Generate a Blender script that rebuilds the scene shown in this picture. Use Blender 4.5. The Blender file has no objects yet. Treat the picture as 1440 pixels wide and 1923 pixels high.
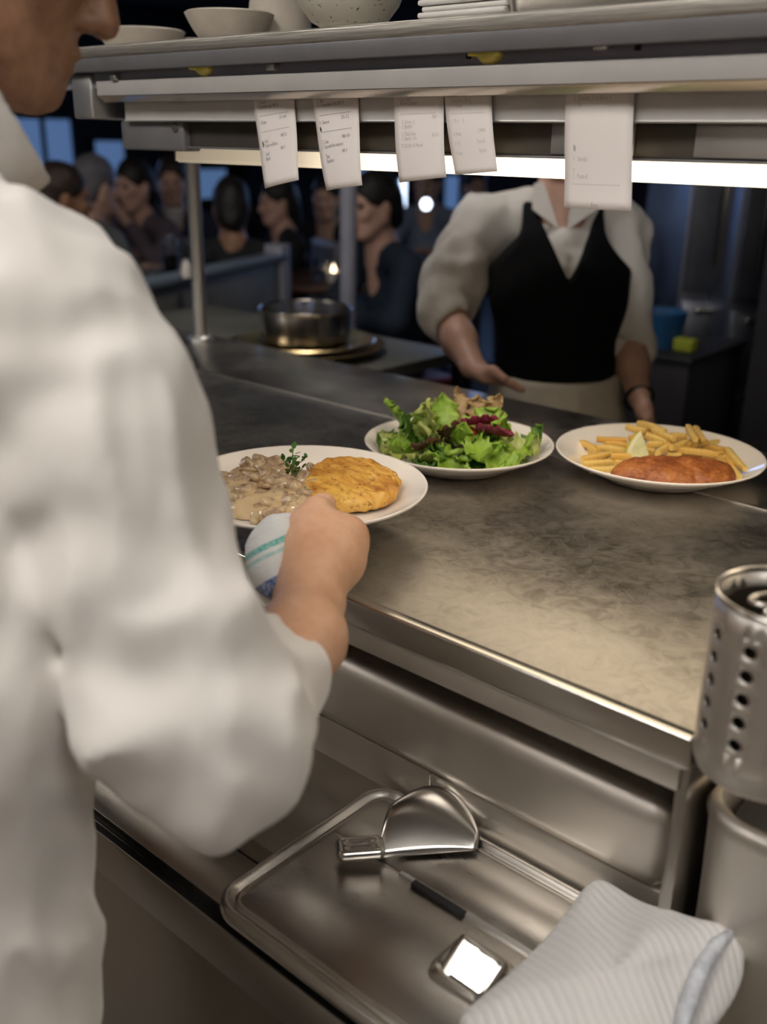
import bpy, bmesh, math, random
import numpy as np
from mathutils import Matrix, Vector

# ------------------------------------------------------------------ camera, light, exposure
scene = bpy.context.scene
COL = scene.collection
random.seed(7)
PPX, PPY, FPX, EYE = 720.0, 961.5, 1850.0, 1.40


def _basis(pitch, yaw, roll):
    f = np.array([-math.cos(yaw) * math.cos(pitch), math.sin(yaw) * math.cos(pitch), -math.sin(pitch)])
    r = np.cross(f, [0, 0, 1.0]); r /= np.linalg.norm(r)
    d = np.cross(f, r)
    c, s = math.cos(roll), math.sin(roll)
    return np.stack([c * r + s * d, -s * r + c * d, f])


VM = _basis(.36126, .85315, -.01699)
EYEP = np.array([0, 0, EYE])
cam_data = bpy.data.cameras.new('camera')
cam = bpy.data.objects.new('camera', cam_data)
COL.objects.link(cam)
cam.matrix_world = Matrix(((VM[0][0], -VM[1][0], -VM[2][0], 0), (VM[0][1], -VM[1][1], -VM[2][1], 0),
                           (VM[0][2], -VM[1][2], -VM[2][2], EYE), (0, 0, 0, 1)))
cam_data.sensor_fit = 'VERTICAL'
cam_data.sensor_height = 36.0
cam_data.lens = FPX / 1923 * 36
cam_data.clip_start = .02
cam_data.dof.use_dof = True
cam_data.dof.focus_distance = 1.18
cam_data.dof.aperture_fstop = 3.0
scene.camera = cam

world = bpy.data.worlds.new('world')
scene.world = world
world.use_nodes = True
world.node_tree.nodes['Background'].inputs[0].default_value = (.55, .6, .75, 1)
world.node_tree.nodes['Background'].inputs[1].default_value = .02
scene.view_settings.view_transform = 'Standard'
scene.view_settings.look = 'None'
scene.view_settings.exposure = 0.0
scene.view_settings.gamma = 1.0
scene.view_settings.use_curve_mapping = False
cy = scene.cycles
cy.max_bounces, cy.diffuse_bounces, cy.glossy_bounces, cy.transmission_bounces = 6, 3, 4, 4
cy.use_adaptive_sampling, cy.adaptive_threshold = True, .04
KITCHEN_LIGHT = 14.8      # radiance of the kitchen's ceiling panels
PASS_LAMP = 3.9           # radiance of the lamp under the pass shelf
WINDOW_LIGHT = 3.2        # evening sky in the bright dining window and the added high windows
PENDANT = 5.0


# ------------------------------------------------------------------ helpers
def ray(px, py):
    return VM.T @ np.array([(px - PPX) / FPX, (py - PPY) / FPX, 1.0])


def ad(px, py, t):            # point seen at (px, py), t metres into the scene
    return EYEP + ray(px, py) * t


def az(px, py, z):            # ... on the level z
    d = ray(px, py)
    return EYEP + d * (z - EYE) / d[2]


def ay(px, py, y):            # ... on the upright plane y
    d = ray(px, py)
    return EYEP + d * y / d[1]


V = lambda *a: np.array(a, float)


def tag(o, label=None, cat=None, group=None, kind=None):
    if label: o['label'] = label
    if cat: o['category'] = cat
    if group: o['group'] = group
    if kind: o['kind'] = kind
    return o


WLOC = {}


def thing(name, loc, label=None, cat=None, group=None, rz=0.0, kind=None):
    o = bpy.data.objects.new(name, None)
    o.empty_display_size = .05
    COL.objects.link(o)
    o.location = tuple(float(c) for c in loc)
    o.rotation_euler = (0, 0, rz)
    WLOC[o.name] = V(*loc)
    return tag(o, label, cat, group, kind)


def mesh_data(name, v, f, mat, smooth=True):
    me = bpy.data.meshes.new(name)
    v = np.asarray(v, float)
    if isinstance(f, np.ndarray):
        nf, k = f.shape
        me.vertices.add(len(v)); me.vertices.foreach_set('co', v.astype(np.float32).ravel())
        me.loops.add(nf * k); me.loops.foreach_set('vertex_index', f.astype(np.int32).ravel())
        me.polygons.add(nf)
        me.polygons.foreach_set('loop_start', np.arange(0, nf * k, k, dtype=np.int32))
        me.polygons.foreach_set('loop_total', np.full(nf, k, dtype=np.int32))
        me.update(calc_edges=True)
    else:
        me.from_pydata([tuple(p) for p in v], [], [tuple(int(i) for i in q) for q in f])
        me.update()
    if smooth is True:
        me.polygons.foreach_set('use_smooth', np.ones(len(me.polygons), dtype=bool))
    elif smooth:
        me.polygons.foreach_set('use_smooth', np.ones(len(me.polygons), dtype=bool))
        try:
            me.set_sharp_from_angle(angle=math.radians(smooth))
        except Exception:
            pass
    if mat: me.materials.append(mat)
    return me


def mk(name, vf, mat, parent=None, org=None, smooth=30, local=False):
    """One mesh object. Vertices are in world space unless local; they are made relative to the parent."""
    v, f = vf
    v = np.asarray(v, float)
    base = V(0, 0, 0)
    if parent is not None and not local:
        base = WLOC[parent.name]
        if org is not None: base = base
    o_loc = V(0, 0, 0)
    if parent is None:
        if org is None:
            lo, hi = v.min(0), v.max(0)
            org = V((lo[0] + hi[0]) / 2, (lo[1] + hi[1]) / 2, lo[2])
        o_loc = V(*org); base = o_loc if not local else V(0, 0, 0)
    o = bpy.data.objects.new(name, mesh_data(name, v - base, f, mat, smooth))
    COL.objects.link(o)
    o.location = tuple(o_loc)
    WLOC[o.name] = o_loc if parent is None else WLOC[parent.name]
    if parent is not None: o.parent = parent
    return o


def copy_tree(o, parent=None):
    c = o.copy(); COL.objects.link(c); c.parent = parent
    for ch in o.children: copy_tree(ch, c)
    return c


def join(*vfs):
    vs, fs, n = [], [], 0
    for v, f in vfs:
        v = np.asarray(v, float)
        vs.append(v); fs += [tuple(int(i) + n for i in q) for q in f]; n += len(v)
    return np.concatenate(vs), fs


def from_bm(bm):
    bm.normal_update()
    bm.verts.ensure_lookup_table()
    v = np.array([p.co[:] for p in bm.verts]); f = [tuple(q.index for q in p.verts) for p in bm.faces]
    bm.free()
    return v, f


def box(lo, hi, bev=.002, seg=2):
    lo, hi = V(*lo), V(*hi)
    bm = bmesh.new(); bmesh.ops.create_cube(bm, size=1)
    for p in bm.verts: p.co = Vector([(a + b) / 2 + q * (b - a) for a, b, q in zip(lo, hi, p.co)])
    if bev: bmesh.ops.bevel(bm, geom=bm.edges[:], offset=min(bev, .45 * min(hi - lo)), segments=seg, affect='EDGES', profile=.5)
    return from_bm(bm)


def prism(prof, x0, x1, axis=0):
    """Closed profile [(y,z)] swept along x."""
    n = len(prof); v = []
    for x in (x0, x1):
        for a, b in prof: v.append((x, a, b) if axis == 0 else (a, x, b) if axis == 1 else (a, b, x))
    f = [(i, (i + 1) % n, n + (i + 1) % n, n + i) for i in range(n)]
    f += [tuple(range(n))[::-1], tuple(range(n, 2 * n))]
    bm = bmesh.new()
    vs = [bm.verts.new(p) for p in v]
    for q in f: bm.faces.new([vs[i] for i in q])
    bmesh.ops.recalc_face_normals(bm, faces=bm.faces[:])
    return from_bm(bm)


def bevel_vf(vf, off, seg=2):
    bm = bmesh.new(); vs = [bm.verts.new(p) for p in vf[0]]
    for q in vf[1]: bm.faces.new([vs[i] for i in q])
    bm.normal_update()
    es = [e for e in bm.edges if len(e.link_faces) == 2 and e.calc_face_angle() > .5]
    bmesh.ops.bevel(bm, geom=es, offset=off, segments=seg, affect='EDGES', profile=.5)
    return from_bm(bm)


def tube(pts, rad, seg=12, closed=False, cap=True):
    pts = [V(*p) for p in pts]; n = len(pts)
    rad = [rad] * n if np.isscalar(rad) else list(rad)
    v, f = [], []
    up = V(0, 0, 1); prev = None
    for i in range(n):
        a = pts[(i - 1) % n] if (i > 0 or closed) else pts[i]
        b = pts[(i + 1) % n] if (i < n - 1 or closed) else pts[i]
        t = b - a; t = t / (np.linalg.norm(t) + 1e-12)
        if prev is None:
            u = np.cross(t, up)
            if np.linalg.norm(u) < 1e-3: u = np.cross(t, V(1, 0, 0))
        else:
            u = prev - t * np.dot(prev, t)
        u /= np.linalg.norm(u); w = np.cross(t, u); prev = u
        for k in range(seg):
            an = 2 * math.pi * k / seg
            v.append(pts[i] + rad[i] * (math.cos(an) * u + math.sin(an) * w))
    m = n if closed else n - 1
    for i in range(m):
        j = (i + 1) % n
        for k in range(seg):
            l = (k + 1) % seg
            f.append((i * seg + k, i * seg + l, j * seg + l, j * seg + k))
    if cap and not closed:
        f += [tuple(range(seg))[::-1], tuple(range((n - 1) * seg, n * seg))]
    return np.array(v), f


def lathe(prof, c=(0, 0, 0), seg=48):
    v, f = [], []; n = len(prof); ring = []
    for r, z in prof:
        if r < 1e-6:
            ring.append([len(v)]); v.append((c[0], c[1], c[2] + z))
        else:
            ring.append(list(range(len(v), len(v) + seg)))
            for k in range(seg):
                a = 2 * math.pi * k / seg
                v.append((c[0] + r * math.cos(a), c[1] + r * math.sin(a), c[2] + z))
    for i in range(n - 1):
        A, B = ring[i], ring[i + 1]
        for k in range(seg):
            l = (k + 1) % seg
            if len(A) == 1 and len(B) == 1: continue
            if len(A) == 1: f.append((A[0], B[l], B[k]))
            elif len(B) == 1: f.append((A[k], A[l], B[0]))
            else: f.append((A[k], A[l], B[l], B[k]))
    return np.array(v, float), f


def rotz(v, a, c=(0, 0, 0)):
    v = np.asarray(v, float) - V(*c); ca, sa = math.cos(a), math.sin(a)
    return np.stack([v[:, 0] * ca - v[:, 1] * sa, v[:, 0] * sa + v[:, 1] * ca, v[:, 2]], 1) + V(*c)


def Rm(ax, ang):
    return np.array(Matrix.Rotation(ang, 3, Vector(ax)))


def smoothstep(a, b, x):
    t = np.clip((x - a) / (b - a), 0, 1); return t * t * (3 - 2 * t)


def _h(ix, iy, iz, seed):
    n = (ix * 374761393 + iy * 668265263 + iz * 2147483647 + seed * 974634777) & 0xffffffff
    n = ((n ^ (n >> 13)) * 1274126177) & 0xffffffff
    return ((n ^ (n >> 16)) & 0xffff) / 32767.5 - 1.0


def noise3(p, freq, seed=0):
    q = np.asarray(p, float) * freq
    i = np.floor(q).astype(np.int64); f = q - i; u = f * f * (3 - 2 * f)
    r = 0
    for dx in (0, 1):
        for dy in (0, 1):
            for dz in (0, 1):
                w = (u[:, 0] if dx else 1 - u[:, 0]) * (u[:, 1] if dy else 1 - u[:, 1]) * (u[:, 2] if dz else 1 - u[:, 2])
                r = r + w * _h(i[:, 0] + dx, i[:, 1] + dy, i[:, 2] + dz, seed)
    return r


class Blob:
    """Rounded bodies from smoothly joined cones and ellipsoids, meshed as one continuous surface."""
    def __init__(s, h): s.h, s.p = h, []

    def cone(s, a, b, ra, rb, k=.02, flat=None, sub=False):
        a, b = V(*a), V(*b); r = max(ra, rb)
        def fn(P):
            ba = b - a; pa = P - a
            t = np.clip((pa @ ba) / (ba @ ba + 1e-12), 0, 1)
            w = pa - t[..., None] * ba
            if flat is not None:
                n = V(*flat[0]); n /= np.linalg.norm(n)
                w = w + (w @ n)[..., None] * n * (1 / flat[1] - 1)
            return np.sqrt((w * w).sum(-1)) - (ra + t * (rb - ra))
        s.p.append((fn, np.minimum(a, b) - r, np.maximum(a, b) + r, k, sub)); return s

    def chain(s, pts, k=.02, flat=None, sub=False):
        for (a, ra), (b, rb) in zip(pts[:-1], pts[1:]): s.cone(a, b, ra, rb, k, flat, sub)
        return s

    def ell(s, c, r, R=None, k=.02, sub=False):
        c, r = V(*c), V(*r); R = np.eye(3) if R is None else np.asarray(R)
        def fn(P):
            q = (P - c) @ R
            k0 = np.sqrt(((q / r) ** 2).sum(-1)); k1 = np.sqrt(((q / (r * r)) ** 2).sum(-1)) + 1e-9
            return k0 * (k0 - 1) / k1
        m = max(r); s.p.append((fn, c - m, c + m, k, sub)); return s

    def slab(s, c, half, R=None, rd=.01, k=.02, sub=False):
        c, half = V(*c), V(*half); R = np.eye(3) if R is None else np.asarray(R)
        def fn(P):
            q = np.abs((P - c) @ R) - (half - rd)
            return np.sqrt((np.maximum(q, 0) ** 2).sum(-1)) + np.minimum(q.max(-1), 0) - rd
        m = np.linalg.norm(half); s.p.append((fn, c - m, c + m, k, sub)); return s

    def mesh(s, disp=None, amp=0.0, cut=None):
        h = s.h; pad = 3 * h + amp
        lo = np.min([p[1] for p in s.p if not p[4]], 0) - pad; hi = np.max([p[2] for p in s.p if not p[4]], 0) + pad
        n = np.ceil((hi - lo) / h).astype(int) + 1
        ax = [lo[i] + h * np.arange(n[i]) for i in range(3)]
        v = np.full(tuple(n), .2)
        for fn, a, b, k, sub in s.p:
            m = k + pad
            i0 = [max(0, int((a[i] - m - lo[i]) / h)) for i in range(3)]
            i1 = [min(n[i], int((b[i] + m - lo[i]) / h) + 2) for i in range(3)]
            if any(i1[i] <= i0[i] for i in range(3)): continue
            P = np.stack(np.meshgrid(*[ax[i][i0[i]:i1[i]] for i in range(3)], indexing='ij'), -1)
            d = fn(P); S = tuple(slice(i0[i], i1[i]) for i in range(3)); o = v[S]
            if sub:
                d = -d; g = np.maximum(k - np.abs(o - d), 0) / max(k, 1e-6)
                v[S] = np.maximum(o, d) + g * g * k * .25
            else:
                g = np.maximum(k - np.abs(o - d), 0) / max(k, 1e-6)
                v[S] = np.minimum(o, d) - g * g * k * .25
        if disp is not None:
            I = np.argwhere(np.abs(v) < amp + 2.5 * h)
            P = lo + h * I
            v[tuple(I.T)] += disp(P)
        if cut is not None:
            I = np.argwhere(v < 3 * h); P = lo + h * I
            v[tuple(I.T)] = np.maximum(v[tuple(I.T)], cut(P))
        return nets(v, lo, h)


def nets(v, lo, h):
    sg = v < 0
    c = np.zeros(tuple(np.array(v.shape) - 1), np.int8)
    for dx in (0, 1):
        for dy in (0, 1):
            for dz in (0, 1):
                c += sg[dx:v.shape[0] - 1 + dx, dy:v.shape[1] - 1 + dy, dz:v.shape[2] - 1 + dz]
    act = (c > 0) & (c < 8)
    I = np.argwhere(act); vid = np.full(c.shape, -1, np.int64); vid[act] = np.arange(len(I))
    acc = np.zeros((len(I), 3)); cnt = np.zeros(len(I))
    cs = [(x, y, z) for x in (0, 1) for y in (0, 1) for z in (0, 1)]
    for a in cs:
        for b in cs:
            if sum(b) - sum(a) == 1 and sum(abs(p - q) for p, q in zip(a, b)) == 1:
                va = v[I[:, 0] + a[0], I[:, 1] + a[1], I[:, 2] + a[2]]
                vb = v[I[:, 0] + b[0], I[:, 1] + b[1], I[:, 2] + b[2]]
                x = (va < 0) != (vb < 0)
                t = np.where(x, va / np.where(x, va - vb, 1), 0)
                acc += x[:, None] * (V(*a) + t[:, None] * (V(*b) - V(*a))); cnt += x
    P = lo + h * (I + acc / cnt[:, None])
    F = []
    for axx in range(3):
        s0 = [slice(None)] * 3; s1 = [slice(None)] * 3
        s0[axx] = slice(0, -1); s1[axx] = slice(1, None)
        A, B = sg[tuple(s0)], sg[tuple(s1)]
        E = np.argwhere(A != B)
        o1, o2 = [(1, 2), (2, 0), (0, 1)][axx]
        E = E[(E[:, o1] > 0) & (E[:, o2] > 0) & (E[:, o1] < v.shape[o1] - 1) & (E[:, o2] < v.shape[o2] - 1)]
        ins = A[tuple(E.T)]
        q = []
        for d1, d2 in ((-1, -1), (0, -1), (0, 0), (-1, 0)):
            K = E.copy(); K[:, o1] += d1; K[:, o2] += d2; q.append(vid[tuple(K.T)])
        q = np.stack(q, 1); q[~ins] = q[~ins][:, ::-1]
        F.append(q)
    F = np.concatenate(F); F = F[(F >= 0).all(1)]
    return P, F


# ------------------------------------------------------------------ materials
def lin(*c):
    return tuple(((x / 255) / 12.92 if x / 255 <= .04045 else ((x / 255 + .055) / 1.055) ** 2.4) for x in c)


class Mat:
    def __init__(s, name):
        s.m = bpy.data.materials.new(name); s.m.use_nodes = True
        s.n = s.m.node_tree.nodes; s.l = s.m.node_tree.links
        s.b = s.n['Principled BSDF']; s.out = s.n['Material Output']

    def node(s, t, **kw):
        x = s.n.new(t)
        for k, val in kw.items(): setattr(x, k, val)
        return x

    def set(s, **kw):
        for k, val in kw.items():
            key = {'color': 'Base Color', 'rough': 'Roughness', 'metal': 'Metallic', 'sss': 'Subsurface Weight', 'coat': 'Coat Weight',
                   'coatr': 'Coat Roughness', 'spec': 'Specular IOR Level', 'trans': 'Transmission Weight', 'sheen': 'Sheen Weight',
                   'alpha': 'Alpha', 'ior': 'IOR', 'emit': 'Emission Strength', 'ecol': 'Emission Color', 'aniso': 'Anisotropic'}[k]
            i = s.b.inputs[key]
            if isinstance(val, tuple): val = val + (1,) if len(val) == 3 else val
            i.default_value = val
        return s

    def coords(s, scale=(1, 1, 1), rot=(0, 0, 0), kind='Object'):
        t = s.node('ShaderNodeTexCoord'); m = s.node('ShaderNodeMapping')
        m.inputs['Scale'].default_value = scale; m.inputs['Rotation'].default_value = rot
        s.l.new(t.outputs[kind], m.inputs['Vector']); return m.outputs[0]

    def noise(s, scale, detail=4, rough=.55, vec=None, dist=0.0):
        x = s.node('ShaderNodeTexNoise'); x.inputs['Scale'].default_value = scale
        x.inputs['Detail'].default_value = min(detail, 3.5); x.inputs['Roughness'].default_value = rough; x.inputs['Distortion'].default_value = dist
        s.l.new(vec if vec is not None else s.coords(), x.inputs['Vector']); return x.outputs['Fac']

    def ramp(s, fac, stops):
        r = s.node('ShaderNodeValToRGB'); e = r.color_ramp.elements
        while len(e) < len(stops): e.new(.5)
        for k, (p, c) in enumerate(stops):
            e[k].position = p; e[k].color = (tuple(c) + (1,))[:4] if not np.isscalar(c) else (c, c, c, 1)
        s.l.new(fac, r.inputs[0]); return r.outputs[0]

    def mix(s, fac, a, b, mode='MIX'):
        x = s.node('ShaderNodeMix', data_type='RGBA', blend_type=mode)
        for i, val in ((0, fac), (6, a), (7, b)):
            if hasattr(val, 'is_output'): s.l.new(val, x.inputs[i])
            else: x.inputs[i].default_value = val if np.isscalar(val) else (tuple(val) + (1,))[:4]
        return x.outputs[2]

    def color(s, sock): s.l.new(sock, s.b.inputs['Base Color']); return s
    def rough(s, sock): s.l.new(sock, s.b.inputs['Roughness']); return s

    def bump(s, sock, strength=.3, dist=.002):
        x = s.node('ShaderNodeBump'); x.inputs['Strength'].default_value = strength; x.inputs['Distance'].default_value = dist
        s.l.new(sock, x.inputs['Height'])
        i = s.b.inputs['Normal']
        if i.links: s.l.new(i.links[0].from_socket, x.inputs['Normal'])
        s.l.new(x.outputs[0], i); return s

    def math(s, op, a, b=None):
        x = s.node('ShaderNodeMath', operation=op)
        for i, val in ((0, a), (1, b)):
            if val is None: continue
            if hasattr(val, 'is_output'): s.l.new(val, x.inputs[i])
            else: x.inputs[i].default_value = val
        return x.outputs[0]


def simple(name, col, rough=.5, metal=0.0, nscale=0, namp=.15, **kw):
    m = Mat(name).set(color=col, rough=rough, metal=metal, **kw)
    if nscale:
        f = m.noise(nscale)
        m.color(m.ramp(f, [(.3, tuple(c * (1 - namp) for c in col)), (.7, tuple(min(1, c * (1 + namp)) for c in col))]))
    return m.m


def steel(name, col=(.52, .49, .45), r0=.22, r1=.4, stretch=(4, 220, 220), scratch=.05, blot=5, dirt=.10):
    m = Mat(name).set(metal=1.0)
    vec = m.coords(stretch)
    g = m.noise(8, 5, .6, vec)
    b = m.noise(blot, 6, .6)
    m.rough(m.ramp(m.mix(.75, g, b), [(.3, r0), (.7, r1)]))
    m.color(m.ramp(b, [(.3, tuple(c * (1 - dirt) for c in col)), (.65, col)]))
    m.bump(g, scratch, .0006)
    return m.m


M = {}
M['steel'] = steel('brushed_steel')
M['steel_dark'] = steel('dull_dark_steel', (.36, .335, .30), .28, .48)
M['satin'] = steel('satin_front_steel', (.75, .70, .635), .38, .54, scratch=.03)
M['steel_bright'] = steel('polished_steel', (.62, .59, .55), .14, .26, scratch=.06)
M['steel_vert'] = steel('brushed_cylinder_steel', (.70, .655, .595), .42, .54, (120, 120, 4), .03)
m = Mat('worn_counter_steel').set(metal=1.0)
b1 = m.noise(5, 8, .65); b2 = m.noise(38, 6, .7, dist=1.5); b3 = m.noise(150, 3, .6, m.coords((1, 5, 1), (0, 0, .6)))
m.color(m.ramp(m.mix(.45, b1, b2), [(.34, (.27, .25, .222)), (.50, (.45, .42, .378)), (.68, (.57, .535, .485))]))
m.rough(m.ramp(m.mix(.5, b1, b2), [(.3, .35), (.7, .52)]))
m.bump(b3, .22, .0008).bump(b2, .16, .0012)
M['counter'] = m.m
M['alu'] = steel('grey_aluminium', (.66, .65, .63), .35, .5, (1, 40, 40), .1)
M['alu_warm'] = steel('polished_rail_lip', (.74, .66, .56), .24, .36, (1, 40, 40), .05)
m = Mat('worn_shelf_lip').set(metal=.85, color=(.5, .47, .42))
g = m.noise(6, 6, .65, m.coords((1.5, 60, 60)))
m.color(m.ramp(g, [(.3, (.23, .21, .18)), (.55, (.46, .43, .38)), (.75, (.62, .58, .52))])).rough(m.ramp(g, [(.3, .55), (.7, .35)])).bump(g, .4, .0012)
M['lip'] = m.m
M['paint_white'] = simple('off_white_rail_paint', lin(206, 202, 198), .42, 0, 30, .04)
M['paint_grey'] = simple('grey_enamel', lin(118, 116, 118), .42, .3, 14, .12)
M['rail_paint'] = simple('light_grey_rail_enamel', lin(188, 185, 181), .38, .15, 14, .06)
M['recess_paint'] = simple('blue_grey_enamel', lin(150, 150, 162), .4, .2, 14, .1)  # bluish light on the recess is painted into this colour
M['paint_dark'] = simple('dark_grey_enamel', lin(92, 86, 78), .4, .4, 9, .15)
M['black'] = simple('black_rubber', (.012, .012, .013), .6)
M['yellow'] = simple('yellowed_plastic', lin(214, 200, 96), .4, 0, 60, .15)
M['porcelain'] = Mat('warm_white_porcelain').set(color=lin(240, 232, 222), rough=.12, coat=.4, coatr=.05).m
M['stone_bowl'] = simple('unglazed_stoneware', lin(190, 180, 165), .6, 0, 40, .08)
m = Mat('speckled_stoneware').set(rough=.55)
sp = m.noise(220, 2, .5)
m.color(m.mix(m.ramp(sp, [(.66, 0), (.7, 1)]), m.ramp(m.noise(9), [(.3, lin(172, 166, 150)), (.7, lin(206, 200, 186))]), lin(70, 64, 56)))
M['speckle'] = m.m
m = Mat('white_cotton_jacket').set(rough=.85, sheen=.25)
w = m.noise(5, 5, .6)
m.color(m.ramp(w, [(.3, (.70, .66, .61)), (.7, (.80, .765, .72))]))
m.bump(m.noise(900, 2, .5), .10, .0006).bump(m.noise(26, 4, .55, m.coords((1, 1, .55), (.3, .2, .4))), .22, .006)
M['jacket'] = m.m
M['shirt'] = simple('white_shirt_cotton', (.70, .67, .63), .85, 0, 8, .05, sheen=.2)
M['vest'] = simple('black_waistcoat_cloth', (.0045, .0048, .0065), .9, 0, 14, .2, spec=.2)
M['apron'] = simple('cream_apron_cloth', (.60, .56, .48), .85, 0, 10, .08)
M['trouser'] = simple('dark_trouser_cloth', (.03, .03, .035), .85, 0, 12, .2)


def skin(name, a, b, c=None, rough=.5):
    m = Mat(name).set(rough=rough, sss=.12)
    m.b.inputs['Subsurface Radius'].default_value = (.012, .005, .003)
    n1 = m.noise(16, 6, .6); n2 = m.noise(90, 4, .6)
    base = m.ramp(m.mix(.35, n1, n2), [(.32, a), (.68, b)])
    m.color(base)
    m.bump(m.noise(260, 4, .6), .12, .001).bump(n2, .12, .002)
    return m.m


M['skin_arm'] = skin('tanned_arm_skin', (.58, .30, .165), (.71, .43, .28))
M['skin_face'] = skin('stubbled_face_skin', (.22, .105, .055), (.46, .25, .145))
M['skin_pale'] = skin('fair_skin', (.58, .34, .25), (.70, .44, .34))
M['hair_dark'] = simple('dark_hair', (.012, .009, .008), .55, 0, 60, .5)
M['hair_brown'] = simple('brown_hair', (.035, .02, .013), .55, 0, 60, .5)

# ------------------------------------------------------------------ the room
def struct(name, vf, mat, **k):
    return tag(mk(name, vf, mat, **k), kind='structure')


m = Mat('stained_kitchen_floor').set(rough=.5)
n1 = m.noise(7, 8, .65); n2 = m.noise(45, 6, .7, dist=1.2)
m.color(m.ramp(m.mix(.5, n1, n2), [(.3, (.11, .088, .068)), (.5, (.21, .175, .14)), (.7, (.29, .25, .205))]))
m.rough(m.ramp(n2, [(.3, .35), (.7, .6)])).bump(n2, .3, .003)
M['floor'] = m.m
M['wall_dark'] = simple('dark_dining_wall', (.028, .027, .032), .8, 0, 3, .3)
M['wall_kitchen'] = simple('kitchen_wall_tile', (.36, .325, .28), .35, 0, 4, .1)
M['ceiling'] = simple('ceiling_paint', (.34, .31, .275), .9, 0, 4, .08)
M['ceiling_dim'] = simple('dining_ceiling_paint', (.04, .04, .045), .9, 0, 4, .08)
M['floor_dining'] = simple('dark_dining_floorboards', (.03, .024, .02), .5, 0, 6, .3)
XL, XR, YF, YB, ZC = -10.5, 2.6, -2.4, 9.0, 2.75
struct('floor', box((XL, YF, -.1), (XR, 1.6, 0), 0), M['floor'])
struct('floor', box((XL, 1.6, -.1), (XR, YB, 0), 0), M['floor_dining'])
struct('ceiling', box((XL, YF, ZC), (XR, 1.6, ZC + .1), 0), M['ceiling'])
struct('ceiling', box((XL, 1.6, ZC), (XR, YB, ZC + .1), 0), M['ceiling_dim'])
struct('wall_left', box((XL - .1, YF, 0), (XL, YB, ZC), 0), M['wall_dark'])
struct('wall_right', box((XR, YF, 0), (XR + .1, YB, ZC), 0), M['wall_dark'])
struct('wall_front', box((XL, YF - .1, 0), (XR, YF, ZC), 0), M['wall_kitchen'])
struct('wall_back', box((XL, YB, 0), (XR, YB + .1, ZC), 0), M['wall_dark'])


def emitter(name, col, strength):
    m = Mat(name); m.set(color=col, ecol=col, emit=strength, rough=.5); return m.m


M['panel_glow'] = emitter('ceiling_panel_diffuser', (1.0, .955, .905), KITCHEN_LIGHT)
for k, (x, y, lab) in enumerate(((-.6, -.45, 'square ceiling light panel over the middle of the kitchen'),
                                 (-2.6, -.6, 'square ceiling light panel over the far end of the kitchen'),
                                 (1.2, -.3, 'square ceiling light panel over the right end of the kitchen'))):
    t = thing('ceiling_light', (x, y, ZC - .03), lab, 'ceiling light', 'kitchen ceiling panels')
    mk('diffuser', box((x - .38, y - .38, ZC - .022), (x + .38, y + .38, ZC - .012), .002), M['panel_glow'], t)
    fr = [box((x - .41, y - .41, ZC - .03), (x + .41, y - .38, ZC), .002), box((x - .41, y + .38, ZC - .03), (x + .41, y + .41, ZC), .002),
          box((x - .41, y - .38, ZC - .03), (x - .38, y + .38, ZC), .002), box((x + .38, y - .38, ZC - .03), (x + .41, y + .38, ZC), .002)]
    mk('frame', join(*fr), M['alu'], t)

dl = thing('downlight', (-1.95, 1.85, ZC - .02), 'small ceiling downlight over the guest side of the pass', 'ceiling light')  # added fill lamp that brightens the waitress and the guest side
M['downlight_glow'] = emitter('downlight_lens', (1.0, .93, .85), 42.0)
mk('lens', lathe([(0, -.012), (.15, -.012), (.152, -.004), (0, -.004)], (-1.95, 1.85, ZC), 32), M['downlight_glow'], dl, smooth=40)
mk('trim_ring', lathe([(.152, -.004), (.152, -.016), (.19, -.012), (.195, 0), (.152, 0)], (-1.95, 1.85, ZC), 32), M['alu'], dl, smooth=40)

# ------------------------------------------------------------------ pass counter
ZT, YE, XE = .945, .689, -.26          # top level, kitchen edge, right end
pc = thing('pass_counter', (-1.4, 1.1, 0), 'long stainless steel pass counter carrying the plates', 'counter')
mk('counter_top', bevel_vf(prism([(YE, ZT - .03), (YE, ZT), (1.268, ZT), (1.268, ZT - .03)], -3.0, XE), .0025, 3), M['counter'], pc)
mk('guest_side_top', box((-3.0, 1.274, ZT - .03), (XE, 1.53, ZT + .001), .004, 3), M['steel'], pc)
mk('joint_strip', box((-3.0, 1.267, ZT - .01), (XE, 1.2745, ZT + .0015), .001), M['steel'], pc)
mk('front_edge', box((-3.0, YE - .0035, ZT - .030), (XE, YE + .012, ZT + .0006), .0028, 4), M['steel_bright'], pc)
mk('front_skirt', box((-3.0, YE, ZT - .056), (XE - .008, YE + .012, ZT - .0295), .0015), M['satin'], pc)
mk('skirt_fold', tube([(-3.0, YE - .001, ZT - .030), (XE - .006, YE - .001, ZT - .030)], .0016, 8), M['alu'], pc)
mk('end_panel', box((XE - .012, YE + .004, .0), (XE, 1.5, ZT - .03), .002), M['steel'], pc)
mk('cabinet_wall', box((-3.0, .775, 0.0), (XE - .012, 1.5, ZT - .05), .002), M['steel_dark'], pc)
rb = Blob(.006)
# rounded housing below the skirt
hb = bevel_vf(box((-3.0, .722, .742), (XE - .022, .80, .84), 0), .022, 6)
mk('rounded_housing', hb, M['satin'], pc)
mk('housing_base', bevel_vf(box((-3.0, .732, .66), (XE - .024, .79, .743), 0), .004, 2), M['satin'], pc)
mk('panel_seam', box((-.5635, .7305, .70), (-.5615, .734, .742), 0), M['steel_bright'], pc)

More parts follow.
